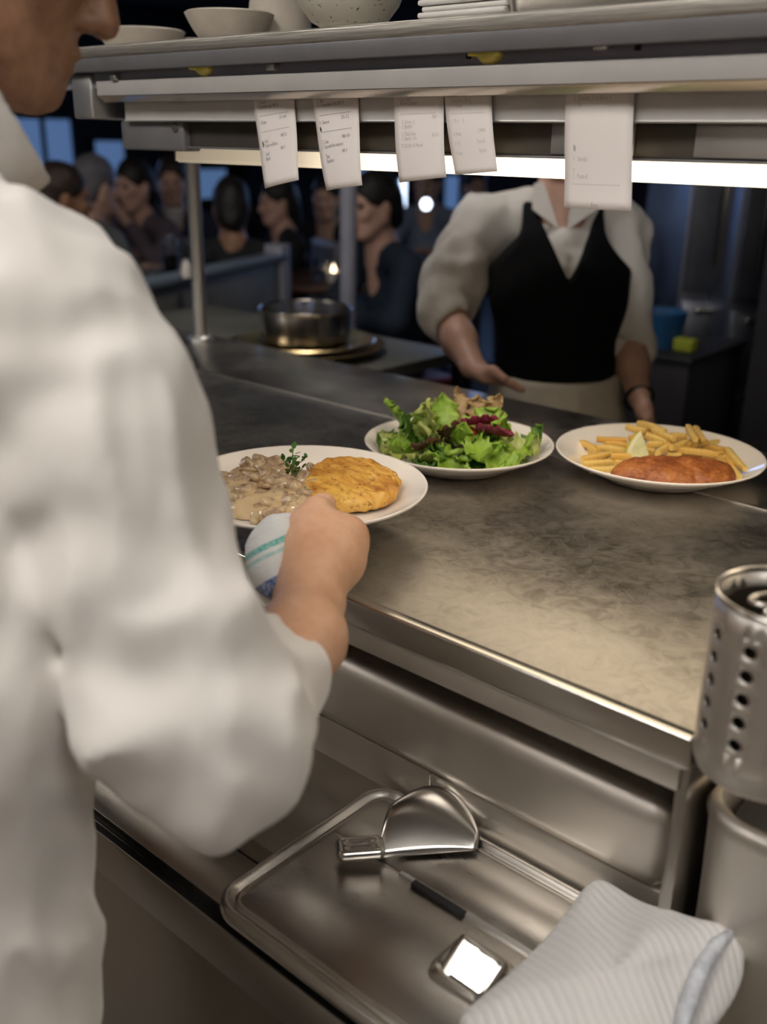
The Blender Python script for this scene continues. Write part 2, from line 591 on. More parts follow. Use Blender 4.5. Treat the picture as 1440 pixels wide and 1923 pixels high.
# ------------------------------------------------------------------ lower worktop
wt = thing('prep_worktop', (-1.4, .63, 0), 'lower stainless steel worktop in front of the pass counter', 'worktop')
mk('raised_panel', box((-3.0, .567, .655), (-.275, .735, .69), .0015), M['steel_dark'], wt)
mk('front_strip', box((-3.0, .500, .645), (-.1, .566, .662), .0015), M['steel'], wt)
mk('edge_channel', box((-3.0, .484, .62), (-.1, .5005, .645), .001), M['black'], wt)
mk('edge_profile', box((-3.0, .4805, .60), (-.1, .484, .658), .0012), M['steel_dark'], wt)
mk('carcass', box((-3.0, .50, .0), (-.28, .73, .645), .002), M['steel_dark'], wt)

# ------------------------------------------------------------------ lidded pan on the worktop
def rrect(x0, x1, y0, y1, r, n=8):
    p = []
    for cx, cy, a in ((x1 - r, y1 - r, 0), (x0 + r, y1 - r, 90), (x0 + r, y0 + r, 180), (x1 - r, y0 + r, 270)):
        for k in range(n + 1):
            t = math.radians(a + 90 * k / n); p.append((cx + r * math.cos(t), cy + r * math.sin(t)))
    return p


def loft_rings(rings, cap0=True, cap1=True):
    n = len(rings[0]); v = [p for r in rings for p in r]; f = []
    for i in range(len(rings) - 1):
        for k in range(n):
            l = (k + 1) % n; f.append((i * n + k, i * n + l, (i + 1) * n + l, (i + 1) * n + k))
    if cap0: f.append(tuple(range(n))[::-1])
    if cap1: f.append(tuple(range((len(rings) - 1) * n, len(rings) * n)))
    return np.array(v, float), f


def rr_stack(x0, x1, y0, y1, r, steps, cap1=True):
    out = []
    for ins, z in steps:
        out.append([(a, b, z) for a, b in rrect(x0 + ins, x1 - ins, y0 + ins, y1 - ins, max(r - ins, .004))])
    return loft_rings(out, True, cap1)


LX0, LX1, LY0, LY1 = -.632, -.282, .470, .728
ct = thing('food_pan', (-.455, .6, .69), 'shallow steel pan with a split lid on the lower worktop', 'food pan')
mk('pan_body', rr_stack(LX0 + .012, LX1 - .012, LY0 + .012, LY1 - .012, .03,
                        [(.01, .664), (.002, .672), (0, .688), (-.006, .691), (-.006, .693), (.01, .693)]), M['steel'], ct)
LS = .6275
mk('lid_rim', rr_stack(LX0, LX1, LY0, LY1, .034, [(.0, .6885), (-.0015, .6945), (.0005, .7010), (.004, .7030), (.008, .7022), (.0105, .6985), (.013, .6970), (.0155, .6985), (.018, .6990), (.020, .6978), (.03, .6975)], True),
   M['steel'], ct, smooth=50)
for nm, y0, y1 in (('rear_lid', LS + .0015, LY1 - .021), ('front_lid', LY0 + .021, LS - .0015)):
    mk(nm, box((LX0 + .021, y0, .6955), (LX1 - .021, y1, .6985), .001), M['steel'], ct)
mk('lid_hinge', box((LX0 + .115, LS - .003, .6965), (LX1 - .02, LS + .003, .7005), .0012), M['alu'], ct)
mk('hinge_slot', box((-.497, LS - .0075, .6975), (-.432, LS + .0005, .7022), .0005), M['black'], ct)
# recessed square grip in the front lid
gx0, gx1, gy0, gy1 = -.418, -.352, .543, .603
gr = mk('grip_frame', loft_rings([[(a, b, z) for a, b in rrect(gx0 + i, gx1 - i, gy0 + i, gy1 - i, .012)] for i, z in
                                   ((0, .6985), (.001, .7035), (.005, .7055), (.009, .7035), (.010, .699), (.012, .6985))], False, False), M['steel_bright'], ct)
mk('grip_gap', loft_rings([[(a, b, z) for a, b in rrect(gx0 + i, gx1 - i, gy0 + i, gy1 - i, .010)] for i, z in ((.010, .6992), (.018, .6992))], False, False), M['black'], ct)
gp = Blob(.0025); gp.slab(((gx0 + gx1) / 2, (gy0 + gy1) / 2 - .003, .7030), (.025, .024, .0055), Rm((1, .29, 0), .56), .005)
mk('grip_dish', gp.mesh(), M['steel_bright'], ct, smooth=True)
mk('grip_slot', box((gx0 + .022, gy0 + .008, .6985), (gx1 - .014, gy0 + .0125, .7035), .001), M['black'], ct)

# steel scoop lying on the lid
SCP = az(790, 1565, .705)
sc_t = thing('steel_scoop', SCP, 'shiny half round steel scoop lying across the split lid', 'scoop')
a0, a1, a2 = az(640, 1608, .708), az(712, 1585, .710), az(905, 1588, .708)
dirx = (a2 - a0) / np.linalg.norm(a2 - a0); side = np.cross(V(0, 0, 1), dirx); bside = V(-.45, .893, 0)
L = np.linalg.norm(a2 - a1)
vv, ff = [], []
NU, NV = 18, 12
for i in range(NU + 1):
    u = i / NU
    wid = .074 * math.sin(math.pi * min(.985, .20 + .80 * u)) ** .6 + .004
    for j in range(NV + 1):
        w = j / NV
        rise = math.sin(math.pi / 2 * min(1, w / .85)) if w < .85 else math.cos((w - .85) / .15 * 1.2)
        z = .7035 + .036 * rise * (math.sin(math.pi * min(.97, .2 + .78 * u))) ** .6
        vv.append(a1 + dirx * (L * u) + bside * (w * wid * 1.1 - .014) + V(0, 0, z - a1[2]))
for i in range(NU):
    for j in range(NV):
        q = i * (NV + 1) + j; ff.append((q, q + NV + 1, q + NV + 2, q + 1))
bl = mk('scoop_blade', (np.array(vv), ff), M['steel_bright'], sc_t, smooth=True)
sd = bl.modifiers.new('thick', 'SOLIDIFY'); sd.thickness = .0015
hd = Blob(.002)
hd.slab((a0 + a1) / 2 + V(0, 0, .002), (np.linalg.norm(a1 - a0) / 2 + .004, .015, .007), np.stack([dirx, side, V(0, 0, 1)], 1), .0065)
hd.slab((a0 + a1) / 2 + V(0, 0, .012) + side * .003, (.014, .0025, .006), np.stack([dirx, side, V(0, 0, 1)], 1), .002, .001, sub=True)
hd.slab((a0 + a1) / 2 + V(0, 0, .012) - side * .005, (.014, .0025, .006), np.stack([dirx, side, V(0, 0, 1)], 1), .002, .001, sub=True)
mk('scoop_handle', hd.mesh(), M['steel_bright'], sc_t, smooth=True)

# ------------------------------------------------------------------ right hand unit: deep pan and cutlery cylinder
dp = thing('deep_pan', (-.06, .83, .60), 'deep steel container at the right end of the counter, under the cutlery cylinder', 'container')
px0, px1, py0, py1 = -.252, .12, .690, .98
mk('pan_shell', rr_stack(px0, px1, py0, py1, .045, [(.012, .60), (.004, .612), (.002, .80), (0, .862), (-.003, .872), (.001, .880), (.008, .882), (.014, .876), (.016, .85), (.018, .72)]), M['steel_vert'], dp, smooth=60)
mk('perforated_insert', rr_stack(px0 + .02, px1 - .02, py0 + .02, py1 - .02, .03, [(0, .858), (0, .862)]), M['black'], dp)
mk('stand', box((px0 + .03, py0 + .03, 0), (px1 - .03, py1 - .03, .60), .004), M['steel_dark'], dp)
CC, CR, CH = ad(1487, 1122, .735), .0535, .150
CB = CC[2] - CH
cy = thing('cutlery_holder', (CC[0], CC[1], CB), 'perforated stainless steel cutlery cylinder at the right edge', 'cutlery holder')
NC, rows = 10, [(-.028 - .0195 * k) for k in range(5)]
ang0 = math.atan2(-CC[1], -CC[0]) - math.radians(23)
vv, ff, key = [], [], {}
def cv(s, z):
    k = (round((s % (2 * math.pi)) * 1e5), round(z * 1e6))
    if k not in key:
        key[k] = len(vv); vv.append((CC[0] + CR * math.cos(s), CC[1] + CR * math.sin(s), CC[2] + z))
    return key[k]
sp = .0195; ha = sp / 2 / CR
zs_top = rows[0] + sp / 2; zs_bot = rows[-1] - sp / 2
for c in range(NC):
    s0 = ang0 + 2 * math.pi * c / NC
    for rz_ in rows:
        sq, ci = [], []
        for e in range(16):
            t = 2 * math.pi * e / 16
            q = max(abs(math.cos(t)), abs(math.sin(t)))
            sq.append(cv(s0 + ha * math.cos(t) / q, rz_ + sp / 2 * math.sin(t) / q))
            ci.append(cv(s0 + .0052 / CR * math.cos(t), rz_ + .0052 * math.sin(t)))
        for e in range(16):
            g_ = (e + 1) % 16; ff.append((sq[e], sq[g_], ci[g_], ci[e]))
    # plain strip up to the next column, and bands above and below
    s1 = s0 + 2 * math.pi / NC
    K = 5
    gs = [s0 - ha + 2 * ha * k / 4 for k in range(5)] + [s0 + ha + (s1 - s0 - 2 * ha) * k / K for k in range(1, K + 1)]
    for a_, b_ in zip(gs[4:-1], gs[5:]):
        for k in range(20):
            za, zb = zs_bot + (zs_top - zs_bot) * k / 20, zs_bot + (zs_top - zs_bot) * (k + 1) / 20
            ff.append((cv(a_, za), cv(b_, za), cv(b_, zb), cv(a_, zb)))
    for a_, b_ in zip(gs[:-1], gs[1:]):
        for za, zb in ((zs_top, -.001), (-CH + .008, zs_bot)):
            ff.append((cv(a_, za), cv(b_, za), cv(b_, zb), cv(a_, zb)))
bd = mk('perforated_wall', (np.array(vv), ff), M['steel_vert'], cy, smooth=True)
sd = bd.modifiers.new('thick', 'SOLIDIFY'); sd.thickness = .0012; sd.offset = 0
mk('rolled_rim', tube([(CC[0] + CR * math.cos(t), CC[1] + CR * math.sin(t), CC[2]) for t in np.linspace(0, 2 * math.pi, 49)[:-1]], .0024, 10, True), M['steel_bright'], cy, smooth=True)
mk('base_cup', lathe([(0, 0), (CR - .006, 0), (CR - .001, .003), (CR, .009), (CR - .0015, .009), (CR - .003, .004), (0, .002)], (CC[0], CC[1], CB), 48), M['steel_vert'], cy, smooth=True)
M['liner'] = simple('dark_brown_liner', (.022, .016, .010), .5)  # added dark sleeve, stands in for the shade behind the holes
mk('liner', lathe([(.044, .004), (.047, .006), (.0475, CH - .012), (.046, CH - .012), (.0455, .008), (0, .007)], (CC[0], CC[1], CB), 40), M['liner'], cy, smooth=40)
tg = thing('serving_tongs', (CC[0] + .005, CC[1], CB + .004), 'steel tongs with a looped end standing in the cutlery cylinder', 'tongs')
lc = CC + V(.012, .0, -.003)
lp = []
for t in np.linspace(0, 2 * math.pi, 33)[:-1]:
    lp.append(lc + VM[0] * (.042 * math.copysign(abs(math.cos(t)) ** .7, math.cos(t))) + V(-.5, .6, 0) * (.016 * math.copysign(abs(math.sin(t)) ** .8, math.sin(t))) + V(0, 0, .004))
mk('loop', tube(lp, .0023, 8, True), M['steel_bright'], tg, smooth=True)
for sgn in (-1, 1):
    q0 = lc + VM[0] * (.030 * sgn); mk('arm', tube([q0, q0 + V(-.006 * sgn, 0, -.07), V(CC[0] + .008 * sgn, CC[1], CB + .006)], .003, 8), M['steel_bright'], tg, smooth=True)

# ------------------------------------------------------------------ overhead pass shelf
SX0, SX1 = -2.02, .75
sh = thing('pass_shelf', (-.6, 1.2, ZT), 'stainless steel shelf above the pass counter holding bowls', 'shelf')
mk('shelf_board', bevel_vf(prism([(.925, 1.509), (.925, 1.520), (1.46, 1.520), (1.46, 1.500), (.96, 1.500)], SX0, SX1), .002, 2), M['steel'], sh)
mk('worn_lip', bevel_vf(prism([(.914, 1.5065), (.914, 1.5225), (.935, 1.5245), (.935, 1.5065)], SX0, SX1), .003, 3), M['lip'], sh)
mk('front_fascia', bevel_vf(prism([(.917, 1.488), (.9155, 1.507), (.930, 1.507), (.930, 1.488)], SX0, SX1), .0015, 2), M['paint_grey'], sh)
mk('recess_back', box((SX0 + .3, .936, 1.466), (SX1, .96, 1.492), .001), M['recess_paint'], sh)
for px, py in ((394, 133), (930, 97)):
    c = ay(px, py, .945); c[2] = 1.4835; c[1] = .935
    kn = Blob(.0015); kn.ell(c + V(0, .006, .001), (.0165, .014, .0085), None, .004); kn.slab(c + V(-.004, .004, .004), (.021, .012, .0025), None, .002, .004)
    mk('yellow_knob', kn.mesh(), M['yellow'], sh, smooth=True)
for px, py in ((512, 126), (1132, 86), (217, 146)):
    c = ay(px, py, .932); mk('bolt_head', box(c + V(-.008, -.006, -.004), c + V(.008, .008, .004), .0015), M['alu'], sh)
for px, py in ((880, 103), (1197, 86)):
    c = ay(px, py, .9345); mk('screw', lathe([(0, .002), (.003, .001), (.003, -.004), (0, -.004)], c, 10), M['black'], sh)
for k, (x, y) in enumerate(((-1.885, 1.483), (.6, 1.483))):
    mk('shelf_post', tube([(x, y, ZT - (.0 if k == 0 else .945)), (x, y, 1.505)], .0165, 20), M['alu'], sh)
    mk('post_foot', lathe([(0, .012), (.024, .011), (.030, .006), (.032, 0), (0, 0)], (x, y, ZT if k == 0 else 0), 24), M['alu'], sh)
mk('end_bracket', bevel_vf(box((-1.470, .928, 1.423), (-1.418, 1.05, 1.486), 0), .004, 3), M['alu'], sh)
mk('bracket_pin', tube([(-1.50, .95, 1.478), (-1.40, .95, 1.478)], .006, 12), M['steel_bright'], sh)

# ticket rail under the shelf
tr = thing('ticket_rail', (-.4, .95, 1.42), 'long aluminium ticket rail below the pass shelf', 'ticket rail')
RX0 = -1.405
mk('rail_face', bevel_vf(prism([(.9305, 1.4555), (.9305, 1.4745), (.9315, 1.476), (.956, 1.477), (.956, 1.4555)], RX0, SX1), .0006, 2), M['rail_paint'], tr)
mk('rail_lip', bevel_vf(prism([(.931, 1.455), (.943, 1.4468), (.9535, 1.4468), (.9535, 1.455)], RX0, SX1), .0008, 2), M['alu_warm'], tr)
mk('backing_strip', box((RX0 + .025, .9605, 1.4215), (SX1, .9635, 1.456), .001), M['paint_white'], tr)
mk('strip_fold', box((RX0 + .025, .958, 1.4195), (SX1, .966, 1.4222), .001), M['alu'], tr)

# heat lamp below the rail
hl = thing('heat_lamp', (-.3, 1.05, 1.35), 'long strip heat lamp glowing warm under the pass shelf', 'lamp')
mk('lamp_housing', bevel_vf(prism([(.978, 1.386), (.978, 1.424), (1.17, 1.424), (1.17, 1.386)], -1.25, SX1), .0025, 2), M['paint_dark'], hl)
mk('hanger_plate', box((-1.2, 1.0, 1.424), (SX1 - .2, 1.13, 1.50), .002), M['paint_dark'], hl)
mk('housing_ledge', box((-1.25, .972, 1.3835), (SX1, 1.17, 1.3862), .0008), M['paint_grey'], hl)
eb = mk('end_box', bevel_vf(box((-1.402, .966, 1.379), (-1.246, 1.17, 1.4215), 0), .004, 3), M['paint_grey'], hl)
mk('box_screw', lathe([(0, .003), (.006, .002), (.0075, 0), (.0075, -.004), (0, -.004)], (0, 0, 0), 16), M['paint_dark'], eb, local=True)
eb.children[0].rotation_euler = (math.pi / 2, 0, 0); eb.children[0].location = tuple(V(-1.264, .9655, 1.412) - WLOC[hl.name])
for x0, x1, lab in ((-.62, -.52, 0), (-.455, -.36, 0)):
    mk('housing_patch', box((x0, .976, 1.3885), (x1, .978, 1.4195), .0008), M['alu'], hl)
m = Mat('lamp_diffuser_glow')
g = m.node('ShaderNodeSeparateXYZ'); tc = m.node('ShaderNodeTexCoord'); m.l.new(tc.outputs['Object'], g.inputs[0])
r = m.ramp(m.math('MULTIPLY_ADD', g.outputs[0], 1.0), [(0, .05), (.28, .13), (.72, 1)])
mm = m.n[-1] if False else None
ma = [n for n in m.n if n.type == 'MATH'][0]; ma.inputs[1].default_value = 1 / 1.0; ma.inputs[2].default_value = 1.02
m.set(color=(.9, .82, .62), rough=.4)
em = m.mix(1.0, r, (1.0, .83, .60), 'MULTIPLY')
m.l.new(em, m.b.inputs['Emission Color']); m.set(emit=PASS_LAMP)
M['lamp_glow'] = m.m
mk('diffuser', bevel_vf(prism([(.997, 1.384), (.994, 1.3655), (1.0, 1.3625), (1.15, 1.3625), (1.156, 1.384)], -1.305, SX1), .0015, 2), M['lamp_glow'], hl)
mk('diffuser_cap', box((-1.3095, .996, 1.364), (-1.3055, 1.154, 1.384), .001), M['alu_warm'], hl)

# ------------------------------------------------------------------ order tickets
M['paper'] = Mat('thermal_paper').set(color=lin(232, 224, 219), rough=.75).m
M['ink'] = simple('thermal_print_ink', lin(96, 92, 98), .8)
M['ink_faint'] = simple('faint_thermal_print', lin(176, 170, 168), .8)
M['pen'] = simple('black_pen_mark', (.02, .02, .03), .7)
TK = [
    ([(474, 176), (552, 174), (563, 338), (500, 354)], 'order ticket nearest the cook, its lower edge swinging right', 'ink',
     [(.10, .085, 'C. Dani m'), (.10, .135, '1. Scontrino tipo 085 50'), ('r', .24), (.62, .27, '200 x00'), (.10, .30, '1  Roma'), ('r', .41),
      (.62, .47, '085 50'), (.17, .50, 'Goal'), (.17, .55, 'Tavolo ou Bento'), (.60, .61, '080 9'), (.17, .64, 'Small'), (.17, .69, 'Butter')], (.115, .50, .075)),
    ([(586, 173), (672, 171), (681, 348), (614, 358)], 'second order ticket from the cook, with a black pen mark', 'ink',
     [(.10, .08, 'C. Bani'), (.10, .125, '1.1 Dowelmado tbia B5t 01'), ('r', .24), (.62, .27, 'D5c 3.2'), (.10, .30, '0. Cameon'), ('r', .41),
      (.62, .47, '88b 060'), (.10, .50, 'C. Coaa'), (.10, .55, '1  Cascentd the mtuanct'), (.60, .62, '080 0'), (.17, .65, 'Tang'), (.17, .70, 'Tananbars')], (.10, .35, .06)),
    ([(739, 167), (833, 165), (837, 333), (749, 343)], 'middle order ticket with faint grey print and a curled foot', 'ink_faint',
     [(.12, .10, 'Cow  silver'), (.14, .14, 'Rebort Lindaner'), ('r', .27), (.16, .34, 'C. Goose  .L'), (.16, .39, 'C. Bandito'), (.16, .47, 'C. Pizza Siena'), (.16, .52, 'C. Bandi  s Oe'),
      (.78, .30, 'Pull'), (.78, .50, 'Sb 5.0'), (.14, .60, 'TC BOJ Bo fu Nasser')], None),
    ([(834, 164), (923, 162), (932, 322), (853, 329)], 'narrow order ticket overlapping the middle ticket on its right', 'ink_faint',
     [(.12, .08, 'Dannico      005 0'), (.12, .14, 'C  Jand 003 1.J 0P CJ'), (.26, .20, 'L.roa'), ('r', .30), (.14, .37, '|  Ta  3      5'), (.14, .52, '0  Pomo'), (.70, .49, '2 0000'),
      (.14, .63, '1  Ti 1'), (.66, .62, 'Tior 50'), (.14, .74, '0  Luca'), (.68, .73, 'Tbt 50')], None),
    ([(1064, 158), (1193, 155), (1184, 396), (1058, 390)], 'largest order ticket at the right, hanging in front of the waitress', 'ink_faint',
     [(.12, .095, 'C  Gemüse  2 Oe Bona, 0'), (.20, .145, 'Sc'), (.14, .58, '1   Strudel'), (.14, .67, '0'), (.14, .72, '1   Pasta sf'), ('r', .80), (.44, .95, 'Bona')], (.15, .48, .06)),
]


def text_vf(txt, size):
    cu = bpy.data.curves.new('t', 'FONT'); cu.body = txt; cu.size = size; cu.resolution_u = 1
    o = bpy.data.objects.new('t', cu); COL.objects.link(o)
    dg = bpy.context.evaluated_depsgraph_get(); e = o.evaluated_get(dg); me = e.to_mesh()
    v = np.array([p.co[:] for p in me.vertices]).reshape(-1, 3); f = [tuple(p.vertices) for p in me.polygons]
    e.to_mesh_clear(); bpy.data.objects.remove(o); bpy.data.curves.remove(cu)
    return v, f


for k, (cs, lab, ink, lines, pen) in enumerate(TK):
    yT = .9568
    C4 = [ay(*cs[0], yT), ay(*cs[1], yT), ay(*cs[2], yT - .012), ay(*cs[3], yT - .006)]
    H = np.linalg.norm(C4[3] - C4[0]); W = np.linalg.norm(C4[1] - C4[0])
    def surf(u, w, off=0.0, C4=C4, k=k):
        s = w ** 1.25
        L0 = C4[0] * (1 - s) + C4[3] * s; L0 = V(L0[0] , L0[1], C4[0][2] * (1 - w) + C4[3][2] * w)
        R0 = C4[1] * (1 - s) + C4[2] * s; R0 = V(R0[0], R0[1], C4[1][2] * (1 - w) + C4[2][2] * w)
        p = L0 * (1 - u) + R0 * u
        p[1] += -.004 * math.sin(math.pi * u) * w + (.002 * math.sin(5 * w + k)) * w - .00045 * off
        return p
    N, Q = 8, 14
    v = [surf(i / N, j / Q) for j in range(Q + 1) for i in range(N + 1)]
    f = [(j * (N + 1) + i, j * (N + 1) + i + 1, (j + 1) * (N + 1) + i + 1, (j + 1) * (N + 1) + i) for j in range(Q) for i in range(N)]
    tk = thing('order_ticket', C4[3], lab, 'order ticket', 'order tickets on the rail')
    po = mk('paper', (np.array(v), f), M['paper'], tk, smooth=True)
    sd = po.modifiers.new('thick', 'SOLIDIFY'); sd.thickness = .00025
    pv = []
    for ln in lines:
        if ln[0] == 'r':
            w = ln[1]; q = [surf(.12 + .72 * i / 6, w + .0035 * s_ - .03 * (i / 6) * (k < 2), 1) for s_ in (0, 1) for i in range(7)]
            pv.append((np.array(q), [(i, i + 1, i + 8, i + 7) for i in range(6)]))
            continue
        u0, w0, txt = ln
        size = .072
        tv, tf = text_vf(txt, size)
        if not len(tv): continue
        q = [surf(min(.98, u0 + p[0] * .74), w0 + .035 - p[1] * (W / H) * 1.25 - .035 * (u0 + p[0]) * (k < 2), 1) for p in tv]
        pv.append((np.array(q), tf))
    mk('print', join(*pv), M[ink], tk, smooth=False)
    if pen:
        u0, w0, hh = pen
        q = [surf(u0 + du, w0 + dw * hh, 1.2) for du, dw in ((0, 0), (.022, .15), (.035, .55), (.02, 1), (.004, .9), (-.008, .45))]
        mk('pen_mark', (np.array(q), [tuple(range(6))]), M['pen' if k < 2 else 'ink_faint'], tk, smooth=False)

# ------------------------------------------------------------------ crockery on the shelf
ZS = 1.5215
def bowl_prof(r, h, foot, th=.004):
    o = [(0, 0), (foot, 0), (foot * 1.02, .006)]
    for t in np.linspace(0, 1, 9)[1:]:
        o.append((foot + (r - foot) * (t ** .62), .006 + (h - .006) * t ** 1.15))
    inn = [(max(a - th, 0), b + (.002 if i < 6 else 0)) for i, (a, b) in enumerate(o[::-1])][:-3]
    return o + inn + [(0, .012)]


def shelf_bowl(px_c, y, r, h, foot, mat, lab, name='bowl'):
    c = ay(px_c, 60, y)
    return tag(mk(name, lathe(bowl_prof(r, h, foot), (c[0], y, ZS), 56), mat, org=(c[0], y, ZS), smooth=40), lab, 'bowl', 'bowls on the pass shelf')


shelf_bowl(266, 1.10, .072, .042, .045, M['stone_bowl'], 'low grey dish on the shelf closest to the cook\'s face', 'dish')
shelf_bowl(432, 1.06, .066, .048, .030, M['stone_bowl'], 'wide shallow grey bowl with flared sides on the shelf')
c = ay(655, 30, 1.05)
t = thing('bowl', (c[0], 1.05, ZS), 'large speckled stoneware bowl on the shelf above the tickets', 'bowl', 'bowls on the pass shelf')
mk('bowl_body', lathe([(0, .014), (.034, .014), (.050, .022), (.066, .042), (.077, .07), (.079, .09), (.074, .09), (.066, .055), (.04, .03), (0, .026)], (c[0], 1.05, ZS), 56), M['speckle'], t, smooth=60)
mk('foot_ring', lathe([(.026, .016), (.036, .016), (.038, 0), (.030, 0), (.026, .016)], (c[0], 1.05, ZS), 48), M['speckle'], t, smooth=40)
c = ay(524, 20, 1.16)
tag(mk('stoneware_jug', lathe([(0, 0), (.048, 0), (.052, .01), (.047, .06), (.038, .12), (.030, .17), (.034, .20), (.030, .20), (.026, .17), (.034, .12), (.043, .06), (.046, .012), (0, .01)], (c[0], 1.16, ZS), 40), M['stone_bowl'], smooth=40),
    'tapered beige jug standing behind the shallow bowl', 'jug')
for k, (px, y, r, lab) in enumerate(((345, 1.22, .024, 'small pale cup behind the low dish'), (366, 1.20, .026, 'small pale cup between the dish and the shallow bowl'))):
    c = ay(px, 60, y)
    tag(mk('cup', lathe(bowl_prof(r, .035, .015, .003), (c[0], y, ZS), 32), M['stone_bowl'], smooth=40), lab, 'cup')
for k in range(5):
    a = ay(812 + (k % 2) * 5, 20, 1.03)[0]
    w_ = .135 - .004 * (k % 3)
    tag(mk('folded_napkin', box((a, 1.0 + .003 * (k % 2), ZS + .0068 * k), (a + w_, 1.17, ZS + .0068 * k + .0062), .0028, 3), M['shirt']),
        ['bottom', 'second', 'middle', 'fourth', 'top'][k] + ' white folded napkin of the stack on the shelf', 'napkin', 'napkins stacked on the shelf')
a = ay(945, 10, 1.0)[0]
t = thing('steel_tray', (a + .16, 1.12, ZS), 'steel tray lying on the shelf right of the napkins', 'tray')
mk('tray_body', rr_stack(a, a + .34, .99, 1.25, .03, [(.012, ZS), (.004, ZS + .004), (0, ZS + .022), (-.004, ZS + .026), (.002, ZS + .027), (.008, ZS + .01)]), M['steel'], t, smooth=50)

# ------------------------------------------------------------------ plates
def plate_prof(R, H=.036):
    return [(0, .004), (R * .50, .004), (R * .52, 0), (R * .56, 0), (R * .575, .004), (R * .68, .010), (R * .84, .021), (R * .965, H - .0055),
            (R * .995, H - .003), (R, H - .0008), (R * .994, H + .0004), (R * .975, H - .001), (R * .90, H - .0085), (R * .78, H - .0185),
            (R * .68, H - .0245), (R * .58, H - .0265), (0, H - .0270)]


P1, P2, P3 = ad(566, 905, 1.16), V(-.848, 1.14, .981), V(-.605, 1.302, .981)
R1, R2, R3 = .149, .141, .149
Z1 = P1[2] - .036
for nm, P, R, z, lab in (('dinner_plate', P1, R1, Z1, 'white plate of creamy stew and golden hash brown held by the cook'),
                         ('dinner_plate', P2, R2, ZT + .001, 'deep white plate of green salad in the middle of the pass'),
                         ('dinner_plate', P3, R3, ZT + .001, 'white plate of french fries and breaded cutlet at the right')):
    tag(mk(nm, lathe(plate_prof(R), (P[0], P[1], z), 96), M['porcelain'], org=(P[0], P[1], z), smooth=True), lab, 'plate', 'plates on the pass')


def well(P, R, z, x, y):          # height of the plate's upper surface
    r = np.hypot(x - P[0], y - P[1]) / R
    pr = [(0, .0090), (.58, .0095), (.68, .0115), (.78, .0175), (.90, .0275), (.975, .035), (1.1, .035)]
    return z + np.interp(r, [a for a, _ in pr], [b for _, b in pr])


# ------------------------------------------------------------------ hash brown (plate held by the cook)
m = Mat('golden_fried_potato').set(rough=.38, sss=.05)
n1 = m.noise(34, 5, .6, m.coords((1, 2.2, 1), (0, 0, .5)), .8); n2 = m.noise(130, 4, .6); n3 = m.noise(14, 3)
cl = m.ramp(m.mix(.4, n1, n3), [(.30, (.24, .075, .010)), (.43, (.52, .225, .030)), (.56, (.72, .40, .070)), (.75, (.82, .55, .16))])
m.color(m.mix(m.ramp(n2, [(.54, 0), (.68, .85)]), cl, (.24, .085, .012)))
m.bump(n1, .7, .004).bump(n2, .4, .002)
M['rosti'] = m.m
rc = az(657, 905, Z1 + .032)
rR = Rm((VM[0][0], VM[0][1], 0), math.radians(9))
ro = Blob(.0022)
for k in range(24):
    a = 2 * math.pi * k / 24; rr_ = .0495 + .002 * math.sin(3 * a) + .0015 * math.sin(7 * a + 1)
    ro.cone(rc + rR @ V(rr_ * math.cos(a), rr_ * math.sin(a), -.003), rc + rR @ V(0, 0, -.003), .0108, .0125, .004)
RD = lambda P: .0016 * noise3(P @ rR * V(1, 2.6, 1), 75, 3) + .0014 * noise3(P, 34, 5) + .0006 * noise3(P, 220, 6)
rv, rf = ro.mesh(RD, .006, cut=lambda P: well(P1, R1, Z1, P[:, 0], P[:, 1]) + .0005 - P[:, 2])
tag(mk('hash_brown', (rv, rf), M['rosti'], smooth=True), 'thick golden fried potato cake on the held plate', 'hash brown')

# ------------------------------------------------------------------ creamy stew
m = Mat('mushroom_cream_sauce').set(rough=.22, sss=.15, coat=.3, coatr=.12)
m.b.inputs['Subsurface Radius'].default_value = (.008, .005, .003)
n1 = m.noise(40, 4, .6); n2 = m.noise(210, 3, .6)
m.color(m.mix(m.ramp(n2, [(.66, 0), (.74, .6)]), m.ramp(n1, [(.3, (.53, .36, .185)), (.7, (.64, .47, .27))]), (.20, .11, .05)))
m.bump(n1, .25, .003)
M['sauce'] = m.m
m = Mat('sauced_meat').set(rough=.25, sss=.08, coat=.35, coatr=.1)
n1 = m.noise(60, 5, .65); n2 = m.noise(160, 4, .65)
m.color(m.ramp(m.mix(.4, n1, n2), [(.32, (.15, .095, .062)), (.43, (.32, .215, .135)), (.54, (.52, .37, .21)), (.7, (.66, .50, .30))]))
m.bump(n2, .6, .0025)
M['meat'] = m.m
m = Mat('sauced_mushroom').set(rough=.22, sss=.1, coat=.35, coatr=.1)
n1 = m.noise(50, 4, .6)
m.color(m.ramp(n1, [(.34, (.27, .17, .085)), (.5, (.46, .33, .18)), (.7, (.60, .47, .29))])).bump(m.noise(120), .4, .002)
M['mushroom'] = m.m
zs = Z1 + .012
so = az(528, 925, Z1 + .02)
u_, w_ = VM[0] * V(1, 1, 0), V(-VM[0][1], VM[0][0], 0)          # right and away, level
u_ /= np.linalg.norm(u_); w_ /= np.linalg.norm(w_)
sb = Blob(.0026)
for a, b, ra, rb, hz in ((-.035, .0, .062, .055, .006), (.03, .01, .045, .042, .006), (-.01, -.045, .05, .028, .003), (-.045, .03, .045, .03, .006), (.015, -.035, .045, .03, .004)):
    c = so + u_ * a + w_ * b; c[2] = zs + hz - .006
    sb.ell(c, (ra, rb, .0135 + hz * .6), np.stack([u_, w_, V(0, 0, 1)], 1), .02)
sv, sf = sb.mesh(lambda P: .0016 * noise3(P, 75, 2) + .0010 * noise3(P, 150, 4), .004, cut=lambda P: well(P1, R1, Z1, P[:, 0], P[:, 1]) + .0003 - P[:, 2])
